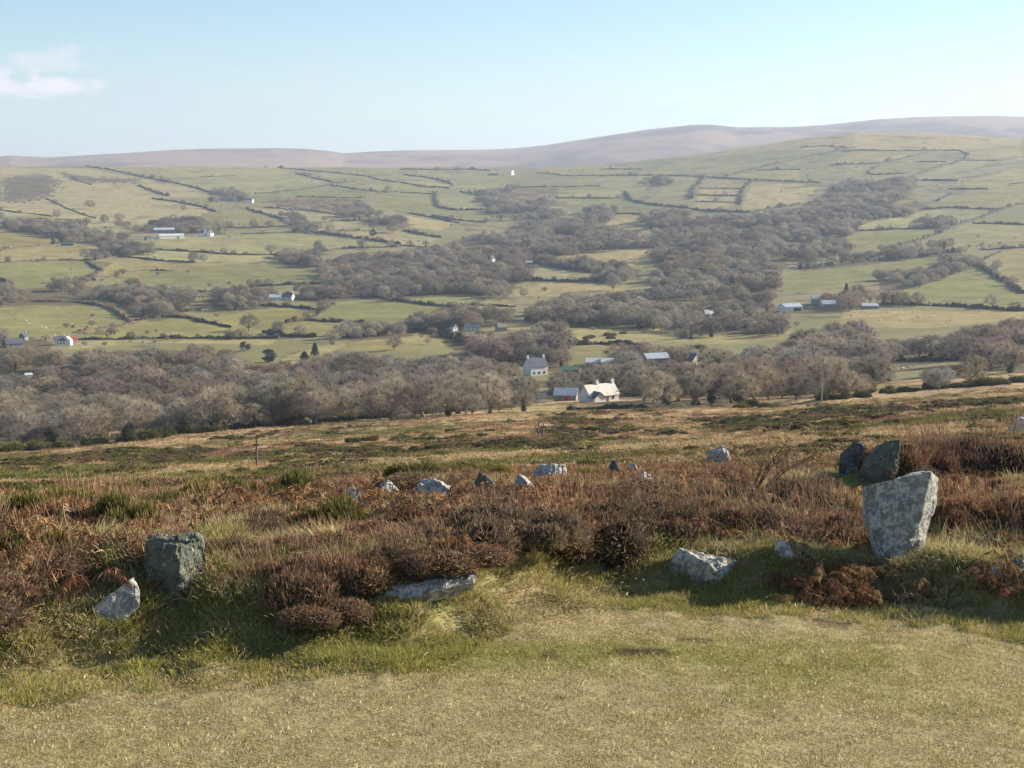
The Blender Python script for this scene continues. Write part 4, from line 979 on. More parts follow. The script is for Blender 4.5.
for x0, x1, y0, y1, bd in BRECTS: ok &= ~((epx + 4 > x0) & (epx - 4 < x1) & (ept < y1 + 2) & (epb > y0) & (ed < bd + 8))
ex, ey, ez, eh = ex[ok], ey[ok], ez[ok], eh[ok]
print('hedgerow and thorn bushes', len(ex))
sc = th[rest] / 10
wood = instance_stuff('woodland', np.concatenate([np.stack([gx[rest], gy[rest], gz[rest]], 1), np.stack([ex, ey, ez], 1)]), wp, np.concatenate([bk, rng.integers(0, 8, len(ex))]), rng.uniform(0, 6.28, len(rest) + len(ex)), np.concatenate([np.stack([sc * 1.3, sc * 1.3, sc], 1), np.stack([eh * .13, eh * .13, eh * .1], 1)]))
print('trees: single', nbare + len(near), 'in the wood', len(rest))
# ------------------------------------------------------------------ stones
def stone_mat(name, base, lichen, green, pale=.45):
    m, nt, b = new_mat(name); b.inputs['Roughness'].default_value = .9
    tc = N(nt, 'ShaderNodeTexCoord'); v = tc.outputs['Object']
    n = noise(nt, 5, 8, .7, v); c = ramp(nt, n, [(.3, tuple(x * .55 for x in base)), (.5, base), (.72, tuple(x * 1.25 for x in base))])
    g = ramp(nt, noise(nt, 4, 4, .6, v), [(.50, (0, 0, 0)), (.66, (1, 1, 1))]); c = mixc(nt, g, c, green)
    n4 = noise(nt, 22, 10, .78, v, .6); f = ramp(nt, n4, [(1 - pale - .035, (0, 0, 0)), (1 - pale + .035, (1, 1, 1))]); c = mixc(nt, f, c, lichen)
    n5 = noise(nt, 34, 6, .7, v); f2 = ramp(nt, n5, [(.60, (0, 0, 0)), (.66, (1, 1, 1))]); c = mixc(nt, f2, c, tuple(min(.75, x * 1.15) for x in lichen))
    cr_ = ramp(nt, noise(nt, 11, 9, .8, v, 1.0), [(.33, (.22, .2, .18)), (.42, (1, 1, 1))]); c = mixc(nt, 1.0, c, cr_, 'MULTIPLY')
    sp = ramp(nt, noise(nt, 70, 3, .6, v), [(.30, (.5, .5, .5)), (.45, (1, 1, 1))]); c = mixc(nt, .7, c, sp, 'MULTIPLY')
    nt.links.new(c, b.inputs['Base Color'])
    bp = N(nt, 'ShaderNodeBump'); bp.inputs['Strength'].default_value = .9; bp.inputs['Distance'].default_value = .03
    nt.links.new(noise(nt, 22, 8, .75, v), bp.inputs['Height']); nt.links.new(bp.outputs[0], b.inputs['Normal'])
    return m
SM = {'mossy': stone_mat('mossy_stone', (.16, .17, .135), (.32, .33, .27), (.11, .155, .095), .40),
      'pale': stone_mat('pale_stone', (.31, .295, .265), (.62, .59, .51), (.22, .24, .17), .50),
      'green': stone_mat('green_stone', (.17, .175, .14), (.46, .46, .42), (.10, .145, .085), .36),
      'big': stone_mat('lichen_stone', (.25, .25, .235), (.54, .52, .45), (.17, .21, .10), .49),
      'dark': stone_mat('dark_stone', (.14, .135, .125), (.36, .34, .31), (.08, .11, .08), .40)}
STONEPX = []
def stone(name, label, px, py, pts, mat, amp=.035, sink=0, at=None):
    """pts in photo pixels about the foot: x right, y away, z up; scaled to metres at the stone's own distance"""
    P = hit(px, py)[0] if at is None else np.array(at)
    d = np.linalg.norm(P - np.array([0, 0, EYE])); s = d / F_; az = math.atan2(P[0], P[1])
    bm = bmesh.new(); pts = np.array(pts, float) * s
    for p in pts: bm.verts.new(p)
    r = bmesh.ops.convex_hull(bm, input=bm.verts)
    bmesh.ops.delete(bm, geom=list({g for g in r['geom_interior'] + r['geom_unused'] if isinstance(g, bmesh.types.BMVert)}), context='VERTS')
    size = float(np.ptp(pts, axis=0).max())
    bmesh.ops.triangulate(bm, faces=bm.faces)
    for _ in range(9):
        es = [e for e in bm.edges if e.calc_length() > size / 34]
        if not es: break
        bmesh.ops.subdivide_edges(bm, edges=es, cuts=1); bmesh.ops.triangulate(bm, faces=bm.faces)
    bmesh.ops.smooth_vert(bm, verts=bm.verts, factor=.35, use_axis_x=True, use_axis_y=True, use_axis_z=True)
    bm.normal_update(); so = Vector((px * .37, py * .21, 0))
    for v in bm.verts:
        q = v.co / size
        n1 = mnoise.fractal(q * 2.2 + so, 1, 2, 4); n2 = mnoise.cell(q * 5 + so); n3 = mnoise.fractal(q * 9 + so, .9, 2, 3)
        v.co += v.normal * size * (amp * n1 + amp * .45 * (n2 - .5) + amp * .55 * n3)
    o = from_bm(name, bm, SM[mat], smooth=False)
    o.location = P - np.array([0, 0, sink * s]); o.rotation_euler = (0, 0, -az)
    tag(o, label, 'rock', 'rocks in the heather bank')
    x = pts[:, 0] / s; z = pts[:, 2] / s; STONEPX.append((px + x.min(), px + x.max(), py - z.max(), py - z.min(), math.hypot(P[0], P[1])))
    return o
stone('boulder', 'big lichened wedge-shaped boulder standing on end at right', 897, 558, [(-35.5,14,63),(-11,8,75),(28,0,86),(35,24,75),(34,22,48),(28,18,27),(19,8,-8),(-19,0,-10),(-28,10,10),(-35,14,44),(21.5,-6,48),(1,-10,-6),(-30,32,58),(20,40,78),(25,38,20),(-22,32,-8)], 'big', .018)
stone('boulder', 'squat angular green-grey boulder standing in the heather at left', 178, 603, [(-28,16,61),(-14,10,65),(5,-4,57),(24,12,60),(31,16,27),(29,14,2),(14,6,-8),(0,-6,-8),(-10,0,-8),(-27,14,8),(-31,18,34),(2,-8,30),(-22,36,58),(22,34,58),(24,34,0),(-22,36,0)], 'green', .05)
stone('rock', 'blue-grey slab leaning against the squat boulder at left', 116, 621, [(-22,2,13),(14,8,38),(22,8,31),(22,0,12),(-3,-4,-6),(-15,-3,-2),(-16,14,14),(18,18,36),(22,14,8)], 'pale', .03)
stone('rock', 'long flat slab lying along the top of the grassy mound', 415, 607, [(-46,0,0),(-34,10,9),(-7,16,14),(38,22,17),(62,26,19),(60,18,14),(14,6,9),(-14,1,3),(-40,50,12),(0,60,18),(60,60,22),(-40,10,-14),(55,30,2),(0,16,-8)], 'pale', .02, sink=-4)
def boulder(label, cx, by, w, h, mat, seed, flat=.75):
    if by < 505: h *= 1.3
    r = np.random.default_rng(seed); pts = []
    for k in range(16):
        v = r.normal(size=3); v /= np.linalg.norm(v); v[2] = abs(v[2]) * (1 if r.random() < .75 else .2)
        v *= r.uniform(.8, 1.08); pts.append((v[0] * w * .52, v[1] * w * .42, v[2] * h))
    pts += [(-w * .4, 0, -h * .5), (w * .4, 0, -h * .5), (0, w * .3, -h * .5), (0, -w * .25, -h * .5)]
    pts = np.array(pts); pts[:, 2] *= h / max(pts[:, 2].max(), 1); pts[:, 0] *= w / np.ptp(pts[:, 0])
    stone('rock', label, cx, by, pts, mat, .04, sink=h * .1 if by < 505 else 1)
boulder('pale humped rock in the shade at the foot of the right bank',706,574,66,26,'pale',1)
boulder('small pale stone just left of the pale humped rock in shade',673,573,12,9,'pale',2)
boulder('small tilted pale stone left of the big wedge boulder',785,557,22,18,'pale',3)
boulder('dark stone half hidden behind the small tilted stone',806,546,22,13,'dark',4)
boulder('low pale stone in the grass right of the big wedge boulder',996,579,26,13,'pale',5)
boulder('pale stone cut by the right edge of the grass bank',1020,570,20,12,'pale',6)
boulder('dark block standing behind the heather, left of the green slab',854,472,30,28,'dark',7)
stone('rock', 'tall green slab leaning behind the big wedge boulder', 874, 484, [(-16,0,6),(-10,-2,22),(0,4,33),(11,8,42),(23,14,42),(22,14,10),(10,2,-6),(-12,2,-6),(0,24,32),(17,26,39),(18,26,0)], 'mossy', .03)
boulder('white pointed rock out beyond the bare shrub',717,466,26,18,'pale',8)
boulder('pale rock at the right edge behind the tall heather',1018,433,22,14,'pale',9)
boulder('grey rock leftmost of the row along the crest',351,503,24,14,'dark',10)
boulder('bright white rock second from left in the crest row',384,497,28,15,'pale',11)
boulder('long low pale rock third from left in the crest row',431,492,46,11,'pale',12)
boulder('brown-grey rock with a shaded side in the middle of the crest row',483,492,28,20,'green',13)
boulder('white flat-topped rock right of the brown-grey one in the crest row',524,491,26,15,'pale',14)
boulder('broad low grey rock behind the white flat-topped one',549,479,38,13,'pale',15)
boulder('grey round rock, left of a trio at the right of the crest row',613,476,17,14,'dark',16)
boulder('small upright rock, middle of the trio in the crest row',634,477,12,12,'pale',17)
boulder('long sloping rock, right of the trio in the crest row',644,488,36,16,'pale',18)
boulder('small pale stone in the heather above the squat boulder',280,537,17,11,'pale',19)
boulder('tiny pale stone in the dead bracken at centre left',391,537,10,7,'pale',20)
boulder('tiny pale stone in the bracken at far left',111,556,13,9,'pale',21)

# ------------------------------------------------------------------ low plants
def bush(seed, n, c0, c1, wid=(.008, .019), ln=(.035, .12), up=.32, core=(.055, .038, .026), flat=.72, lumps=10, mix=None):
    """a dome of unit radius: dark core and a coat of upright sprigs"""
    global rng
    keep = rng; rng = np.random.default_rng(seed); A = Acc()
    L = [(np.clip(rng.normal(0, .52, 2), -.95, .95), rng.uniform(.26, .52)) for _ in range(lumps)] + [(rng.normal(0, .15, 2), .58)]
    def dome(u, v):
        d = np.stack([np.cos(u) * np.cos(v), np.sin(u) * np.cos(v), np.sin(v)], -1); return d
    th = np.linspace(0, 2 * math.pi, 15)[:-1]; ph = np.linspace(-.75, math.pi / 2, 7)
    for c, r in L:
        V = np.array([[c[0] + r * .82 * math.cos(a) * math.cos(p), c[1] + r * .82 * math.sin(a) * math.cos(p), flat * r * .9 * math.sin(p)] for p in ph for a in th]) * rng.uniform(.9, 1.08, (len(ph) * 14, 1))
        i = np.arange(len(ph) - 1)[:, None] * 14; j = np.arange(14)[None]; j2 = (j + 1) % 14
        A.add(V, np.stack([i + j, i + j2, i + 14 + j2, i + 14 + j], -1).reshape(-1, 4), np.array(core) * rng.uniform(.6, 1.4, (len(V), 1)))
    m = n // len(L)
    for c, r in L:
        u = rng.uniform(0, 6.283, m); v = np.arcsin(rng.uniform(-.38, 1, m)); d = dome(u, v)
        P = np.concatenate([c, [0]]) + d * r * rng.uniform(.74, 1.04, (m, 1)) * np.array([1, 1, flat])
        D = d * .6 + rng.normal(0, .5, (m, 3)) + np.array([0, 0, up])
        k = rng.uniform(.6, 1.45, (m, 1)); a = np.array(c0) * k; b = np.array(c1) * k * rng.uniform(.75, 1.3, (m, 1))
        if mix is not None:
            s = (rng.random((m, 1)) < mix[0] * (1.3 - d[:, 2:3])); b = np.where(s, np.array(mix[1]) * k, b); a = np.where(s, np.array(mix[1]) * .6 * k, a)
        A.slivers(P, D, rng.uniform(*ln, m), rng.uniform(*wid, m), a, b)
    # stray long sprigs
    q = n // 110; u = rng.uniform(0, 6.283, q); v = np.arcsin(rng.uniform(.1, 1, q)); d = dome(u, v)
    A.slivers(d * .78 * np.array([1, 1, flat]), d + rng.normal(0, .3, (q, 3)) + np.array([0, 0, .9]), rng.uniform(.14, .32, q), .010, np.array(c0) * 1.3, np.array(c1) * 1.3)
    rng = keep; return A
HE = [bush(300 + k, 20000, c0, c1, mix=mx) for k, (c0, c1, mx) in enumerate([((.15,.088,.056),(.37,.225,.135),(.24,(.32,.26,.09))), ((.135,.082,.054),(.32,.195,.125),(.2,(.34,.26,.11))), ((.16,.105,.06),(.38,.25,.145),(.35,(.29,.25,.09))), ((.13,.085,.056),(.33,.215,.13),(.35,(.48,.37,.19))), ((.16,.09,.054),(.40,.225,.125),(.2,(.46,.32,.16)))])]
GO = [bush(320 + k, 8000, c0, c1, (.014, .03), (.08, .18), .4, (.022, .026, .012), .8, 7) for k, (c0, c1) in enumerate([((.085,.08,.022),(.21,.19,.05)), ((.06,.062,.02),(.155,.148,.042)), ((.10,.092,.025),(.27,.235,.065))])]
for A in HE + GO: A.r95 = float(np.percentile(np.hypot(np.concatenate(A.v)[:, 0], np.concatenate(A.v)[:, 1]), 93))
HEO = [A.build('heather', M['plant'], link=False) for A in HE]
GOO = [A.build('gorse', M['plant'], link=False) for A in GO]
for o_, A in zip(HEO + GOO, HE + GO): o_.data['radius'] = A.r95
def plant(name, proto, px, py, wpx, hpx, label, cat, group, depth=1.0, at=None):
    P = hit(px, py)[0] if at is None else np.array(at)
    d = np.linalg.norm(P - np.array([0, 0, EYE])); s = d / F_
    o = proto.copy(); o.name = name; col.objects.link(o)
    o.location = P - np.array([0, 0, .02 * hpx * s]); o.rotation_euler = (0, 0, rng.uniform(0, 6.28))
    w = wpx * s / (1.75 * proto.data['radius'] / .95)
    if at is None:
        u = P[:2] / np.linalg.norm(P[:2]) * w * depth * .75; P = np.array([P[0] + u[0], P[1] + u[1], 0]); P[2] = ground(P[0], P[1]) - .01
        hpx = max(.6 * hpx, hpx - .35 * (py - float(proj(P[0], P[1], P[2])[1])))
        o.location = P
    o.scale = (w, w * depth, hpx * s / .78)
    tag(o, label, cat, group); return o
HB = 'heather clumps on the bank'
HEATHER = [
(285,612,100,74,1,'tall dark heather clump right of the squat green boulder'),(8,634,130,62,0,'broad red-brown heather clump at the left edge'),(-40,615,90,55,4,'heather clump running off the left edge of the bank'),
(340,598,80,52,1,'dark heather clump left of the rounded one above the flat slab'),(446,583,150,46,1,'smooth rounded brown heather dome above the flat slab'),(385,574,80,36,1,'low dark heather behind the left end of the flat slab'),
(500,552,110,62,3,'leftmost hump of the big central heather mass'),(560,550,120,60,0,'second hump from left of the big central heather mass'),(622,548,120,62,3,'third hump from left of the big central heather mass'),(662,528,90,50,0,'fourth hump from left of the big central heather mass'),(710,528,80,50,2,'rightmost low hump of the big central heather mass'),
(725,506,90,48,4,'bracken-tinged heather left of the bare shrub'),(790,512,100,62,1,'dark heather right of the bare shrub'),(775,542,100,54,1,'dark shaded heather in front of the bare shrub'),(826,548,110,62,1,'dark heather immediately left of the big wedge boulder'),(822,517,72,34,0,'heather top over the shade left of the big wedge boulder'),
(912,478,80,56,1,'dark tall heather behind the top of the big wedge boulder'),(960,474,100,68,1,'dark tall heather to the right behind the big wedge boulder'),(1010,476,90,64,0,'tall heather at the right edge behind the bank'),
(958,536,80,54,4,'red-brown heather against the right side of the big wedge boulder'),(1005,540,90,62,0,'red-brown heather at the right edge over the grass tuft'),(1060,545,100,60,1,'heather clump running off the right edge of the bank'),
(52,592,96,46,0,'heather clump behind the leaning blue-grey slab'),(352,592,84,44,0,'brown heather between the dark clump and the rounded dome'),(300,638,84,40,1,'dark heather spilling over the bank left of the grassy mound'),(60,575,90,36,2,'pale brown heather clump behind the left edge clump'),(235,565,70,38,2,'heather clump behind the right of the squat boulder'),(330,560,90,38,0,'brown heather clump in the middle of the left bank'),(250,540,80,34,3,'straw-flecked heather above the squat boulder'),(390,562,90,34,2,'low brown heather between the dome and the crest rocks'),(420,530,100,34,4,'rusty heather below the long low crest rock'),(310,532,80,30,4,'rusty heather left of centre below the crest'),(580,505,110,34,2,'low brown heather in front of the broad low crest rock'),(655,500,80,30,0,'low heather in front of the sloping crest rock'),(150,560,90,36,4,'rusty heather above the left of the squat boulder'),(200,538,80,30,3,'straw-flecked heather below the left gorse bushes')]
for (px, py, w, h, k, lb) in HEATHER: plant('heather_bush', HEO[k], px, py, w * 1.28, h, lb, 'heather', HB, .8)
GG = 'gorse bushes behind the bank'
GORSE = [(30,530,70,38,0,'low green gorse at the left edge behind the bank'),(80,532,74,42,0,'dark green gorse, second from the left edge'),(122,532,66,44,2,'rounded green gorse, third from the left edge'),(162,524,64,36,2,'pale green gorse at the right end of the left row'),(205,506,64,26,2,'low flat gorse left of the dark upright one'),(240,506,60,28,0,'low gorse just left of the dark upright gorse'),(293,506,50,36,1,'dark upright gorse, tallest behind the left bank'),(330,536,60,34,1,'dark gorse in front of the left end of the crest rocks'),(425,482,50,18,1,'dark gorse left of two low humps behind the crest rocks'),(462,478,50,18,0,'dark gorse right of two low humps behind the crest rocks'),(500,478,34,14,2,'small gorse at the right end behind the crest rocks'),(395,520,60,24,0,'gorse among the bracken below the white crest rock'),(20,555,60,24,2,'gorse among the bracken at the left edge'),(595,484,44,14,2,'low gorse between the broad rock and the rock trio')]
for (px, py, w, h, k, lb) in GORSE: plant('gorse_bush', GOO[k], px, py, w * 1.15, h * 1.4, lb, 'gorse', GG, .9)
for k, (px, py, w, h) in enumerate(SCRUB):
    far = py < 352
    plant('gorse_bush', GOO[(k * 7) % 2], px, py, w, h * 1.1, 'dark thorn bush in the pale fields right of centre' if far else ('dark green gorse bush lining the foot of the left wood' if px < 560 else 'dark green gorse bush lining the right-hand moor edge'), 'gorse', 'dark bushes in the pale fields' if far else 'gorse along the moor edge')
# low bushes over the moor
mx_ = []
while len(mx_) < 225:
    px = rng.uniform(-30, 1054); e0 = np.interp(px, [0, 250, 520, 1024], [466, 438, 418, 400]); py = e0 + (np.interp(px, [0, 512, 1024], [500, 476, 446]) - e0) * rng.random() ** .9
    if fbm(px * .011, py * .07, 111, 3) > .02 - .1 * rng.random(): mx_.append((px, py))
MP = hit([p[0] for p in mx_], [p[1] for p in mx_])
for (px, py), P in zip(mx_, MP):
    d = math.hypot(P[0], P[1])
    if d < 22: continue
    wm = rng.uniform(.5, 1.7) * min(1.5, max(.55, d / 140)); hm = wm * rng.uniform(.26, .45); s = F_ / d
    dk = rng.random() < .6
    plant('gorse_bush', GOO[1] if dk else GOO[2], px, py, wm * s, hm * s, f"low {'dark' if dk else 'olive'} gorse cushion on the {'left' if px < 420 else 'middle' if px < 700 else 'right'} of the brown moor", 'gorse', 'low gorse scattered over the moor', at=P)
def inst_moor_gorse():
    n = 9000; px = rng.uniform(-60, 1084, n); e0 = np.interp(px, [0, 250, 520, 1024], [462, 434, 415, 398]); py = e0 + (np.interp(px, [0, 512, 1024], [500, 476, 446]) - e0) * rng.random(n)
    k = fbm(px * .012, py * .09, 151, 3) + .4 * fbm(px * .05, py * .2, 152, 2) > .10; px, py = px[k], py[k]
    P = hit(px, py); d = np.hypot(P[:, 0], P[:, 1]); P = P[d > 24]; d = d[d > 24]; n = len(P)
    w = rng.uniform(.25, 1.05, n) * np.clip(d / 130, .55, 1.6)
    T = [A.build('g', M['plant'], link=False) for A in (bush(340, 900, (.04,.048,.016), (.10,.108,.03), (.03, .07), (.12, .24), .4, (.03, .03, .014), .8, 5), bush(341, 900, (.085,.085,.022), (.22,.20,.055), (.03, .07), (.12, .24), .4, (.035, .034, .014), .8, 5), bush(342, 900, (.10, .065, .04), (.24, .15, .085), (.03, .07), (.12, .24), .4, (.04, .028, .018), .8, 5))]
    instance_stuff('moor_scrub', P, T, rng.integers(0, 3, n), rng.uniform(0, 6.28, n), np.stack([w, w, w * .6], 1))
inst_moor_gorse()
# small heather tussocks filling the bank
GRASSY = [[(315,650),(350,625),(362,570),(420,545),(530,545),(545,560),(640,558),(690,575),(760,580),(760,612),(560,620),(420,660)], [(212,640),(212,600),(225,600),(225,640)], [(560,560),(660,566),(640,600),(560,600)]]
cnt = 0; tries = 0; placed = []
while cnt < 290 and tries < 12000:
    tries += 1
    X = rng.uniform(-8.5, 8.5); d0 = float(edge(np.array(X))) + .75; Y = rng.uniform(d0, 17.0); d = math.hypot(X, Y)
    if abs(math.atan2(X, Y)) > R(33) or any((X - a) ** 2 + (Y - b) ** 2 < .13 for a, b in placed): continue
    Z = ground(X, Y); px, py, f = proj(X, Y, Z)
    if any(inpoly(np.array([px]), np.array([py]), g)[0] for g in GRASSY): continue
    wm = rng.uniform(.35, .75); hm = wm * rng.uniform(.35, .6) * (.55 if d > 10.2 else 1); hp = hm * F_ / d; w2 = wm * F_ / d / 2
    if any(px + w2 > a - 3 and px - w2 < b + 3 and py - hp < bb - 2 and py > t and d < sd_ + .15 for a, b, t, bb, sd_ in STONEPX): continue
    placed.append((X, Y)); cnt += 1
    k = int(rng.choice([0, 2, 3, 4])); nm = {0: 'red-brown', 2: 'pale brown', 3: 'straw-flecked', 4: 'rusty'}[k]
    plant('heather_bush', HEO[k], px, py, wm * F_ / d, hp, f"small {nm} heather tussock on the {'left' if px < 400 else 'middle' if px < 720 else 'right'} part of the bank", 'heather', 'small heather tussocks on the bank', at=(X, Y, Z))

# bare shrub with pale twigs
A = Acc(); rs = np.random.default_rng(5)
for k in range(9):
    a = rs.uniform(-1.5, 1.5); l = rs.uniform(.35, .62); e = np.array([math.sin(a) * l, rs.uniform(-.15, .15), l * rs.uniform(.45, .95)])
    m = e * .5 + np.array([0, 0, .06]) + rs.normal(0, .03, 3); A.tube([[0, 0, -.05], m, e], [.008, .005, .002], (.22, .15, .10), 5)
    for q in range(16):
        s = rs.uniform(.25, 1); b = m * (2 - 2 * s) + e * (2 * s - 1) if s > .5 else m * 2 * s
        t = b + rs.normal(0, .09, 3) + np.array([0, 0, .07]); A.tube([b, (b + t) / 2 + rs.normal(0, .015, 3), t], [.003, .002, .001], (.24, .15, .095), 4)
o = A.build('bare_shrub', M['bark']); P = hit(748, 498)[0]; o.location = P; o.scale = (1.05, 1.05, .95)
o.data.materials.clear(); o.data.materials.append(M['twig']); tag(o, 'leafless shrub of pale bent twigs in the heather right of centre', 'shrub')

# ------------------------------------------------------------------ ground cover (nobody could count it)
def tuft(seed, n, L, Wd, c_list, spread, bend, upb=1.0):
    global rng
    keep = rng; rng = np.random.default_rng(seed); A = Acc()
    P = np.zeros((n, 3)); P[:, :2] = rng.normal(0, spread, (n, 2)); P[:, 2] = -.01
    D = rng.normal(0, .55, (n, 3)); D[:, 2] = upb + rng.random(n) * .5; D[:, :2] += P[:, :2] / spread * .35
    c = np.array(c_list)[rng.integers(0, len(c_list), n)] * rng.uniform(.7, 1.3, (n, 1))
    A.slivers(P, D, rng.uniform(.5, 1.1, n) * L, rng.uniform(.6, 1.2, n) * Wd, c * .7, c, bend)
    rng = keep; return A.build('tuft', M['grass'], link=False)
straw = [(.53, .43, .235), (.46, .375, .195), (.61, .51, .31)]
mstraw = [(.52, .385, .20), (.45, .315, .155), (.60, .46, .26)]; green = [(.29, .285, .07), (.33, .32, .085), (.24, .25, .062)]; olive = [(.42, .365, .115), (.46, .39, .14)]
def inst_grass():
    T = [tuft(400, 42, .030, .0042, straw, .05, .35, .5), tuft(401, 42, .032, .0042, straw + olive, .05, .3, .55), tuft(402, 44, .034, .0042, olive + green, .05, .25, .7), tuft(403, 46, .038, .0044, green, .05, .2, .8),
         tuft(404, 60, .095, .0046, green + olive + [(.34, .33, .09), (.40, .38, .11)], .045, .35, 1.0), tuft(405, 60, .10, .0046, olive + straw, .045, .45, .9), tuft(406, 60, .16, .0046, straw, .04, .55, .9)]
    n = 58000
    d = np.sqrt(rng.uniform(3.6 ** 2, 9.6 ** 2, n)); a = rng.uniform(-R(36), R(36), n); X = d * np.sin(a); Y = d * np.cos(a)
    keep = rng.random(n) < np.clip(1.3 - (d - 4) * .12, .35, 1); X, Y, d = X[keep], Y[keep], d[keep]
    e = d - edge(np.clip(X, -6, 6)); Z = height(X, Y); px, py, f = proj(X, Y, Z)
    g = fbm(X * .8, Y * 1.6, 51, 4) + .35 * rng.normal(size=len(X))
    idx = np.where(g < -.12, 0, np.where(g < .36, 1, np.where(g < .9, 2, 3)))
    sc = rng.uniform(.75, 1.3, len(X))
    b = e > rng.normal(.05, .12, len(X))
    bi = np.where(g < -.1, 5, 4); bi = np.where(rng.random(len(X)) < .18, 6, bi)
    idx = np.where(b, bi, idx); sc = np.where(b, sc * np.clip(.45 + e * .7, .45, 1.0), sc)
    gr = np.zeros(len(X), bool)
    for p in GRASSY: gr |= inpoly(px, py, p)
    sc = np.where(e < -.45, sc * .62, sc); rough = (e > -.5) & (e < .1) & (rng.random(len(X)) < .35 + .8 * g); idx = np.where(rough & ~b, np.where(g > 0, 4, 5), idx); sc = np.where(rough & ~b, sc * .6, sc)
    ok = (e < .9) | gr | (rng.random(len(X)) < .35)
    for x0, x1, t, bb, sd_ in STONEPX: ok &= ~((px > x0 + 4) & (px < x1 - 4) & (d > sd_ + .01) & (d < sd_ + .14))
    for qx, qy, rx, ry in ((642, 652, .20, .07), (545, 655, .09, .05), (700, 640, .10, .05), (838, 622, .16, .06)):
        P = hit(qx, qy)[0]; ok &= ~((((X - P[0]) / rx) ** 2 + ((Y - P[1]) / ry) ** 2 < .8) & (rng.random(len(X)) < .85))
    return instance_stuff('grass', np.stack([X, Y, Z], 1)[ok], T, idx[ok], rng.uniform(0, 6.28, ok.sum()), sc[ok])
inst_grass()
def frond(seed, c):
    global rng
    keep = rng; rng = np.random.default_rng(seed); A = Acc()
    for k in range(6):
        a = rng.uniform(0, 6.28); L = rng.uniform(.2, .45); t = np.linspace(0, 1, 9); h = rng.uniform(.06, .26)
        pts = np.stack([np.cos(a) * L * t, np.sin(a) * L * t, h * np.sin(t * 2.4) * (1 - .4 * t)], 1) + rng.normal(0, .008, (9, 3))
        A.tube(pts, np.linspace(.005, .0015, 9), np.array(c) * .8, 3)
        Q = 90; s = rng.uniform(.15, 1, Q); P = np.stack([np.interp(s, t, pts[:, i]) for i in range(3)], 1)
        side = np.array([-math.sin(a), math.cos(a), -.35]) * np.where(np.arange(Q) % 2, 1, -1)[:, None] * np.array([1, 1, 1]); side[:, 2] = -.4 + rng.normal(0, .3, Q)
        side[:, 0] += math.cos(a) * .5; side[:, 1] += math.sin(a) * .5
        cc = np.array(c) * rng.uniform(.5, 1.5, (Q, 1)); A.slivers(P, side + rng.normal(0, .45, (Q, 3)), ((.07 * (1.1 - s)) + .012) * rng.uniform(.5, 1.2, Q), .006, cc, cc * 1.15, .8)
    rng = keep; return A.build('frond', M['plant'], link=False)
def inst_bracken():
    T = [frond(500, (.28, .155, .075)), frond(501, (.36, .235, .12)), frond(502, (.19, .10, .058)), tuft(503, 50, .26, .006, straw, .05, .6, .9), tuft(504, 50, .20, .006, straw + olive, .06, .5, .9)]
    n = 9800
    d = np.sqrt(rng.uniform(6.4 ** 2, 19 ** 2, n)); a = rng.uniform(-R(35), R(35), n); X = d * np.sin(a); Y = d * np.cos(a)
    keep = rng.random(n) < np.clip(1.2 - (d - 7) * .06, .4, 1); X, Y, d = X[keep], Y[keep], d[keep]
    lit = hit(rng.uniform(775, 1060, 260), rng.uniform(566, 606, 260)); X = np.concatenate([X, lit[:, 0]]); Y = np.concatenate([Y, lit[:, 1]]); d = np.hypot(X, Y)
    e = d - edge(np.clip(X, -6, 6)); Z = height(X, Y); px, py, f = proj(X, Y, Z)
    ok = e > np.where(X > 1.5, .2, .55) + .2 * rng.normal(size=len(X))
    for p in GRASSY: ok &= ~(inpoly(px, py, p) & (rng.random(len(X)) < .93))
    for x0, x1, t, bb, sd_ in STONEPX: ok &= ~((px > x0 - 12) & (px < x1 + 12) & (py > t) & (d < sd_ + .1) & (py < bb + 55) & (d > sd_ - .8))
    g = fbm(X * .7, Y * .7, 121, 3) + .4 * rng.normal(size=len(X))
    idx = np.where(g < -.60, 2, np.where(g < -.34, 0, np.where(g < -.12, 1, np.where(g < .25, 3, 4))))
    idx[-260:] = rng.choice([0, 1, 2, 3, 4], 260); ok[-260:] = fbm(px[-260:] * .03, py[-260:] * .08, 161, 2) > .08
    sc = rng.uniform(.45, .95, len(X)) * np.where(np.arange(len(X)) >= len(X) - 260, .65, 1) * np.where(d > 10.5, .75, 1)
    return instance_stuff('dead_bracken', np.stack([X, Y, Z], 1)[ok], T, idx[ok], rng.uniform(0, 6.28, ok.sum()), sc[ok])
inst_bracken()
def inst_moor():
    T = [tuft(600, 70, .26, .02, mstraw, .12, .5, .9), tuft(601, 70, .24, .02, mstraw + [(.24, .13, .065)], .14, .5, .8), tuft(602, 70, .24, .022, [(.28, .155, .08), (.22, .125, .07), (.34, .20, .11)], .16, .3, .7), tuft(603, 80, .22, .024, [(.15, .15, .045), (.19, .18, .055)], .18, .3, .6)]
    n = 52000
    d = np.exp(rng.uniform(math.log(14), math.log(330), n)); a = rng.uniform(-R(30), R(30), n); X = d * np.sin(a); Y = d * np.cos(a); Z = height(X, Y)
    A_ = fbm(X * .05, Y * .06, 61, 5); b_ = fbm(X * .16, Y * .2, 62, 4); g_ = fbm(X * .03, Y * .05, 63, 5)
    v = A_ + .5 * b_ + .2 * rng.normal(size=n)
    idx = np.where(g_ + .15 * rng.normal(size=n) > .2, 3, np.where(v > .12, 2, np.where(v > -.15, 1, 0)))
    s = rng.uniform(.6, 1.3, n) * np.clip((d / 50) ** .55, .55, 3.0)
    ok = Z < 1.65 - .1 * d
    return instance_stuff('moor_grass', np.stack([X, Y, Z], 1)[ok], T, idx[ok], rng.uniform(0, 6.28, ok.sum()), np.stack([s * 1.3, s * 1.3, s * .75], 1)[ok])
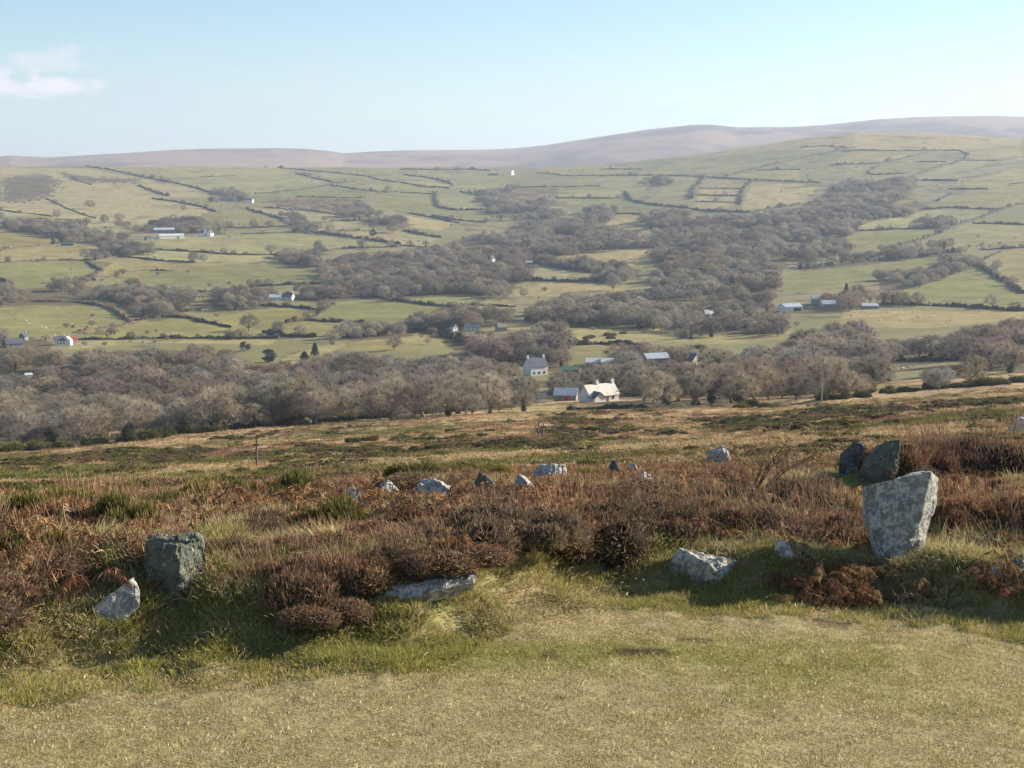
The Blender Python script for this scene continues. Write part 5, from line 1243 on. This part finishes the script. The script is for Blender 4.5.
inst_moor()

# ------------------------------------------------------------------ poles, sheep, bits
for (px, py, hp, lb) in [(257, 466, 28, 'thin dark wooden pole on the moor at left'), (538.5, 439, 18, 'thin pole, left of a close pair on the moor below the barn'), (543, 440, 17, 'thin pole, right of a close pair on the moor below the barn'), (821.5, 403.5, 29, 'pale wooden pole by the gorse at the right moor edge')]:
    P = hit(px, py)[0]; d = math.hypot(P[0], P[1]); h = hp * d / F_
    A = Acc(); rr = .075 if 'pale' not in lb else .16
    A.tube([[0, 0, -.5], [0, 0, h * .5], [.03, 0, h]], [rr * 1.15, rr, rr * .8], (.2, .2, .2), 10)
    e = empty('wooden_pole', P); tag(e, lb, 'pole', 'poles on the moor'); A.build('post', M['wood_pole'] if 'pale' not in lb else M['grey_stone'], e)
    if 'at left' not in lb: continue
    from_bm('crosspiece', box_bm(bmesh.new(), -.22, .22, -.05 - rr, -.01 - rr * .85, h - .5, h - .38), M['wood_pole'], e)
def sheep_mesh():
    A = Acc(); c = (.7, .66, .56)
    th = np.linspace(-.62, .62, 9); A.tube(np.stack([th, th * 0, .62 + 0 * th], 1), [.05, .22, .29, .32, .32, .32, .30, .24, .06], c, 10)
    A.tube([[.52, 0, .72], [.66, 0, .90], [.78, 0, .93], [.92, 0, .84]], [.15, .12, .115, .05], (.5, .46, .38), 8)
    for sx, sy in ((.38, .14), (.38, -.14), (-.40, .14), (-.40, -.14)): A.tube([[sx, sy, .45], [sx + .02, sy, .22], [sx, sy, -.02]], [.07, .045, .04], (.3, .26, .2), 6)
    for sy in (.1, -.1): A.tube([[.74, sy, .95], [.72, sy * 2.1, .97]], [.035, .012], (.45, .4, .33), 5)
    return A.build('sheep', M['plant'], link=False, smooth=True)
SHM = sheep_mesh()
FL = {'white sheep grazing in the big green field at far left': [(57,309),(10,312),(12,313.5),(79,315.5),(95,318),(92,320.5),(90,323.5),(72,325),(42,329),(46,329),(50,328.6),(28,324),(26,321.5),(66,321.5),(36,317),(16,320),(108,316),(63,313)],
 'pale sheep in a short line in the high field above the upper white house': [(213,183),(216.5,182.5),(221,183),(224.5,182.6),(228,183.4)],
 'white sheep scattered over the straw field right of the big farm': [(851,316),(855,313),(862,312.5),(870,318),(888,313),(905,311),(912,313),(936,314),(947,322),(950,321),(941,324),(900,321),(898,316),(918,318),(925,320),(930,317),(853,319),(880,321)],
 'white animal grazing by the small right-hand clearing': [(902,370),(908,368.5),(914,368)], 'white sheep in the bright clearing below the left wood': [(239,419.5),(243,419.8)],
 'pale sheep dotted over the wide green fields below the white farm': [(172,281),(180,284),(150,285),(234,268),(205,262),(158,277),(190,276),(222,258),(130,249),(140,247),(250,246),(275,243)]}
for lb, pts in FL.items():
    for P in hit([p[0] for p in pts], [p[1] for p in pts]):
        o = SHM.copy(); o.name = 'sheep'; col.objects.link(o); o.location = P; o.rotation_euler = (0, 0, rng.uniform(0, 6.28)); o.scale = (1.15,) * 3
        tag(o, lb, 'sheep', lb.replace('white', 'flock of').replace('pale', 'flock of'))

wl = empty('dry_stone_wall', hit(440, 410)[0]); tag(wl, 'low tumbled pale stone wall on the moor edge left of the red-door barn', 'wall', None, 'thing')
bm = bmesh.new(); rs = random.Random(3)
WPX = [408 + k * .75 for k in range(84)]; WP = hit(WPX, [411.5 - (x - 408) * .085 + rs.uniform(-.3, .3) for x in WPX])
for P in WP:
    if rs.random() < .18: continue
    for q in range(2):
        x, y, z = P[0] - wl.location.x + rs.uniform(-.2, .2), P[1] - wl.location.y + rs.uniform(-.25, .25), ground(P[0], P[1]) - wl.location.z
        a, b, h = rs.uniform(.12, .3), rs.uniform(.15, .3), rs.uniform(.2, .55)
        n0 = len(bm.verts); box_bm(bm, x - a, x + a, y - b, y + b, z - .2, z + h); bm.verts.ensure_lookup_table()
        for v in bm.verts[n0:]: v.co += Vector((rs.uniform(-.06, .06), rs.uniform(-.06, .06), rs.uniform(-.08, .08)))
from_bm('stonework', bm, flat_mat('pale_wall_stone', (.42, .40, .36), .3, 1.5), wl)
# ------------------------------------------------------------------ light, sky, air
SUN_AZ, SUN_EL = 68, 22
w = bpy.data.worlds.new('World'); scene.world = w; w.use_nodes = True
nt = w.node_tree; bg = nt.nodes['Background']
st = nt.nodes.new('ShaderNodeTexSky'); st.sky_type = 'NISHITA'; st.sun_disc = False
st.sun_elevation = R(SUN_EL); st.sun_rotation = R(SUN_AZ); st.altitude = 200; st.air_density = 1.0; st.dust_density = .2; st.ozone_density = 2.0
tint = nt.nodes.new('ShaderNodeMix'); tint.data_type = 'RGBA'; tint.blend_type = 'MULTIPLY'; tint.inputs[0].default_value = 1; tint.inputs[7].default_value = (.93, 1.0, 1.05, 1)
nt.links.new(st.outputs[0], tint.inputs[6]); 
tcw = nt.nodes.new('ShaderNodeTexCoord')
def wmath(op, a, b=None, c=None):
    n = nt.nodes.new('ShaderNodeMath'); n.operation = op; n.use_clamp = False
    for i, v in enumerate((a, b, c)):
        if v is None: continue
        if isinstance(v, (int, float)): n.inputs[i].default_value = v
        else: nt.links.new(v, n.inputs[i])
    return n.outputs[0]
def cloud(base, direction, rx, rz, scale, lo, hi, colour, strength, seed):
    dv = np.array(direction, float); dv /= np.linalg.norm(dv)
    sub = nt.nodes.new('ShaderNodeVectorMath'); sub.operation = 'SUBTRACT'; sub.inputs[1].default_value = tuple(dv); nt.links.new(tcw.outputs['Generated'], sub.inputs[0])
    mp = nt.nodes.new('ShaderNodeVectorMath'); mp.operation = 'MULTIPLY'; mp.inputs[1].default_value = (1 / rx, 1 / rx, 1 / rz); nt.links.new(sub.outputs[0], mp.inputs[0])
    ln = nt.nodes.new('ShaderNodeVectorMath'); ln.operation = 'LENGTH'; nt.links.new(mp.outputs[0], ln.inputs[0])
    st_ = nt.nodes.new('ShaderNodeVectorMath'); st_.operation = 'MULTIPLY'; st_.inputs[1].default_value = (scale, scale, scale * 2.2); nt.links.new(tcw.outputs['Generated'], st_.inputs[0])
    ad = nt.nodes.new('ShaderNodeVectorMath'); ad.operation = 'ADD'; ad.inputs[1].default_value = (seed, seed * 2, 0); nt.links.new(st_.outputs[0], ad.inputs[0])
    nz = nt.nodes.new('ShaderNodeTexNoise'); nz.inputs['Scale'].default_value = 1; nz.inputs['Detail'].default_value = 7; nz.inputs['Roughness'].default_value = .55; nt.links.new(ad.outputs[0], nz.inputs['Vector'])
    v = wmath('SUBTRACT', nz.outputs[0], wmath('MULTIPLY', ln.outputs['Value'], .22))
    mr = nt.nodes.new('ShaderNodeMapRange'); mr.interpolation_type = 'SMOOTHSTEP'; mr.inputs[1].default_value = lo; mr.inputs[2].default_value = hi; mr.inputs[3].default_value = 0; mr.inputs[4].default_value = strength; nt.links.new(v, mr.inputs[0])
    mx = nt.nodes.new('ShaderNodeMix'); mx.data_type = 'RGBA'; mx.clamp_factor = True; nt.links.new(mr.outputs[0], mx.inputs[0]); nt.links.new(base, mx.inputs[6]); mx.inputs[7].default_value = (*colour, 1)
    return mx.outputs[2]
def wdir(px, py): return [float(v) for v in ray(px, py)]
sky = tint.outputs[2]
sky = cloud(sky, wdir(120, 105), .30, .040, 14, .30, .62, (4.6, 4.8, 5.3), .5, 3.1)
sky = cloud(sky, wdir(900, 100), .25, .03, 16, .34, .60, (4.9, 4.9, 5.2), .35, 7.7)
sky = cloud(sky, wdir(28, 84), .030, .010, 46, .24, .46, (6.6, 6.35, 6.5), 1.0, 1.3)
sky = cloud(sky, wdir(50, 58), .030, .008, 44, .25, .48, (6.2, 5.95, 6.2), .6, 5.5)
sky = cloud(sky, wdir(312, 87), .014, .005, 60, .26, .50, (5.4, 5.2, 5.5), .5, 9.5)
nt.links.new(sky, bg.inputs[0]); bg.inputs[1].default_value = .07
sd = bpy.data.lights.new('sun', 'SUN'); sd.energy = 5.0; sd.angle = R(.5); sd.color = (1, .90, .745)
so = bpy.data.objects.new('sun', sd); col.objects.link(so)
sv = Vector((math.sin(R(SUN_AZ)) * math.cos(R(SUN_EL)), math.cos(R(SUN_AZ)) * math.cos(R(SUN_EL)), math.sin(R(SUN_EL))))
so.rotation_euler = sv.to_track_quat('Z', 'Y').to_euler(); so.location = sv * 50
# the air: one closed box of thin haze round everything
bm = box_bm(bmesh.new(), -15000, 15000, -300, 15500, -700, 420)
hz = bpy.data.materials.new('haze'); hz.use_nodes = True; hn = hz.node_tree; hn.nodes.clear()
out = hn.nodes.new('ShaderNodeOutputMaterial'); pv = hn.nodes.new('ShaderNodeVolumePrincipled')
pv.inputs['Color'].default_value = (.68, .80, 1, 1); pv.inputs['Density'].default_value = 9e-5; pv.inputs['Anisotropy'].default_value = .2
hn.links.new(pv.outputs[0], out.inputs['Volume'])
tag(from_bm('haze', bm, hz), kind='stuff')
vs = scene.view_settings; vs.view_transform = 'Standard'; vs.look = 'None'; vs.exposure = 1.2; vs.gamma = 1; vs.use_curve_mapping = False
cy = scene.cycles; cy.max_bounces = 5; cy.diffuse_bounces = 2; cy.glossy_bounces = 1; cy.transmission_bounces = 2; cy.volume_bounces = 0; cy.transparent_max_bounces = 8
cy.caustics_reflective = False; cy.caustics_refractive = False; cy.sample_clamp_indirect = 6
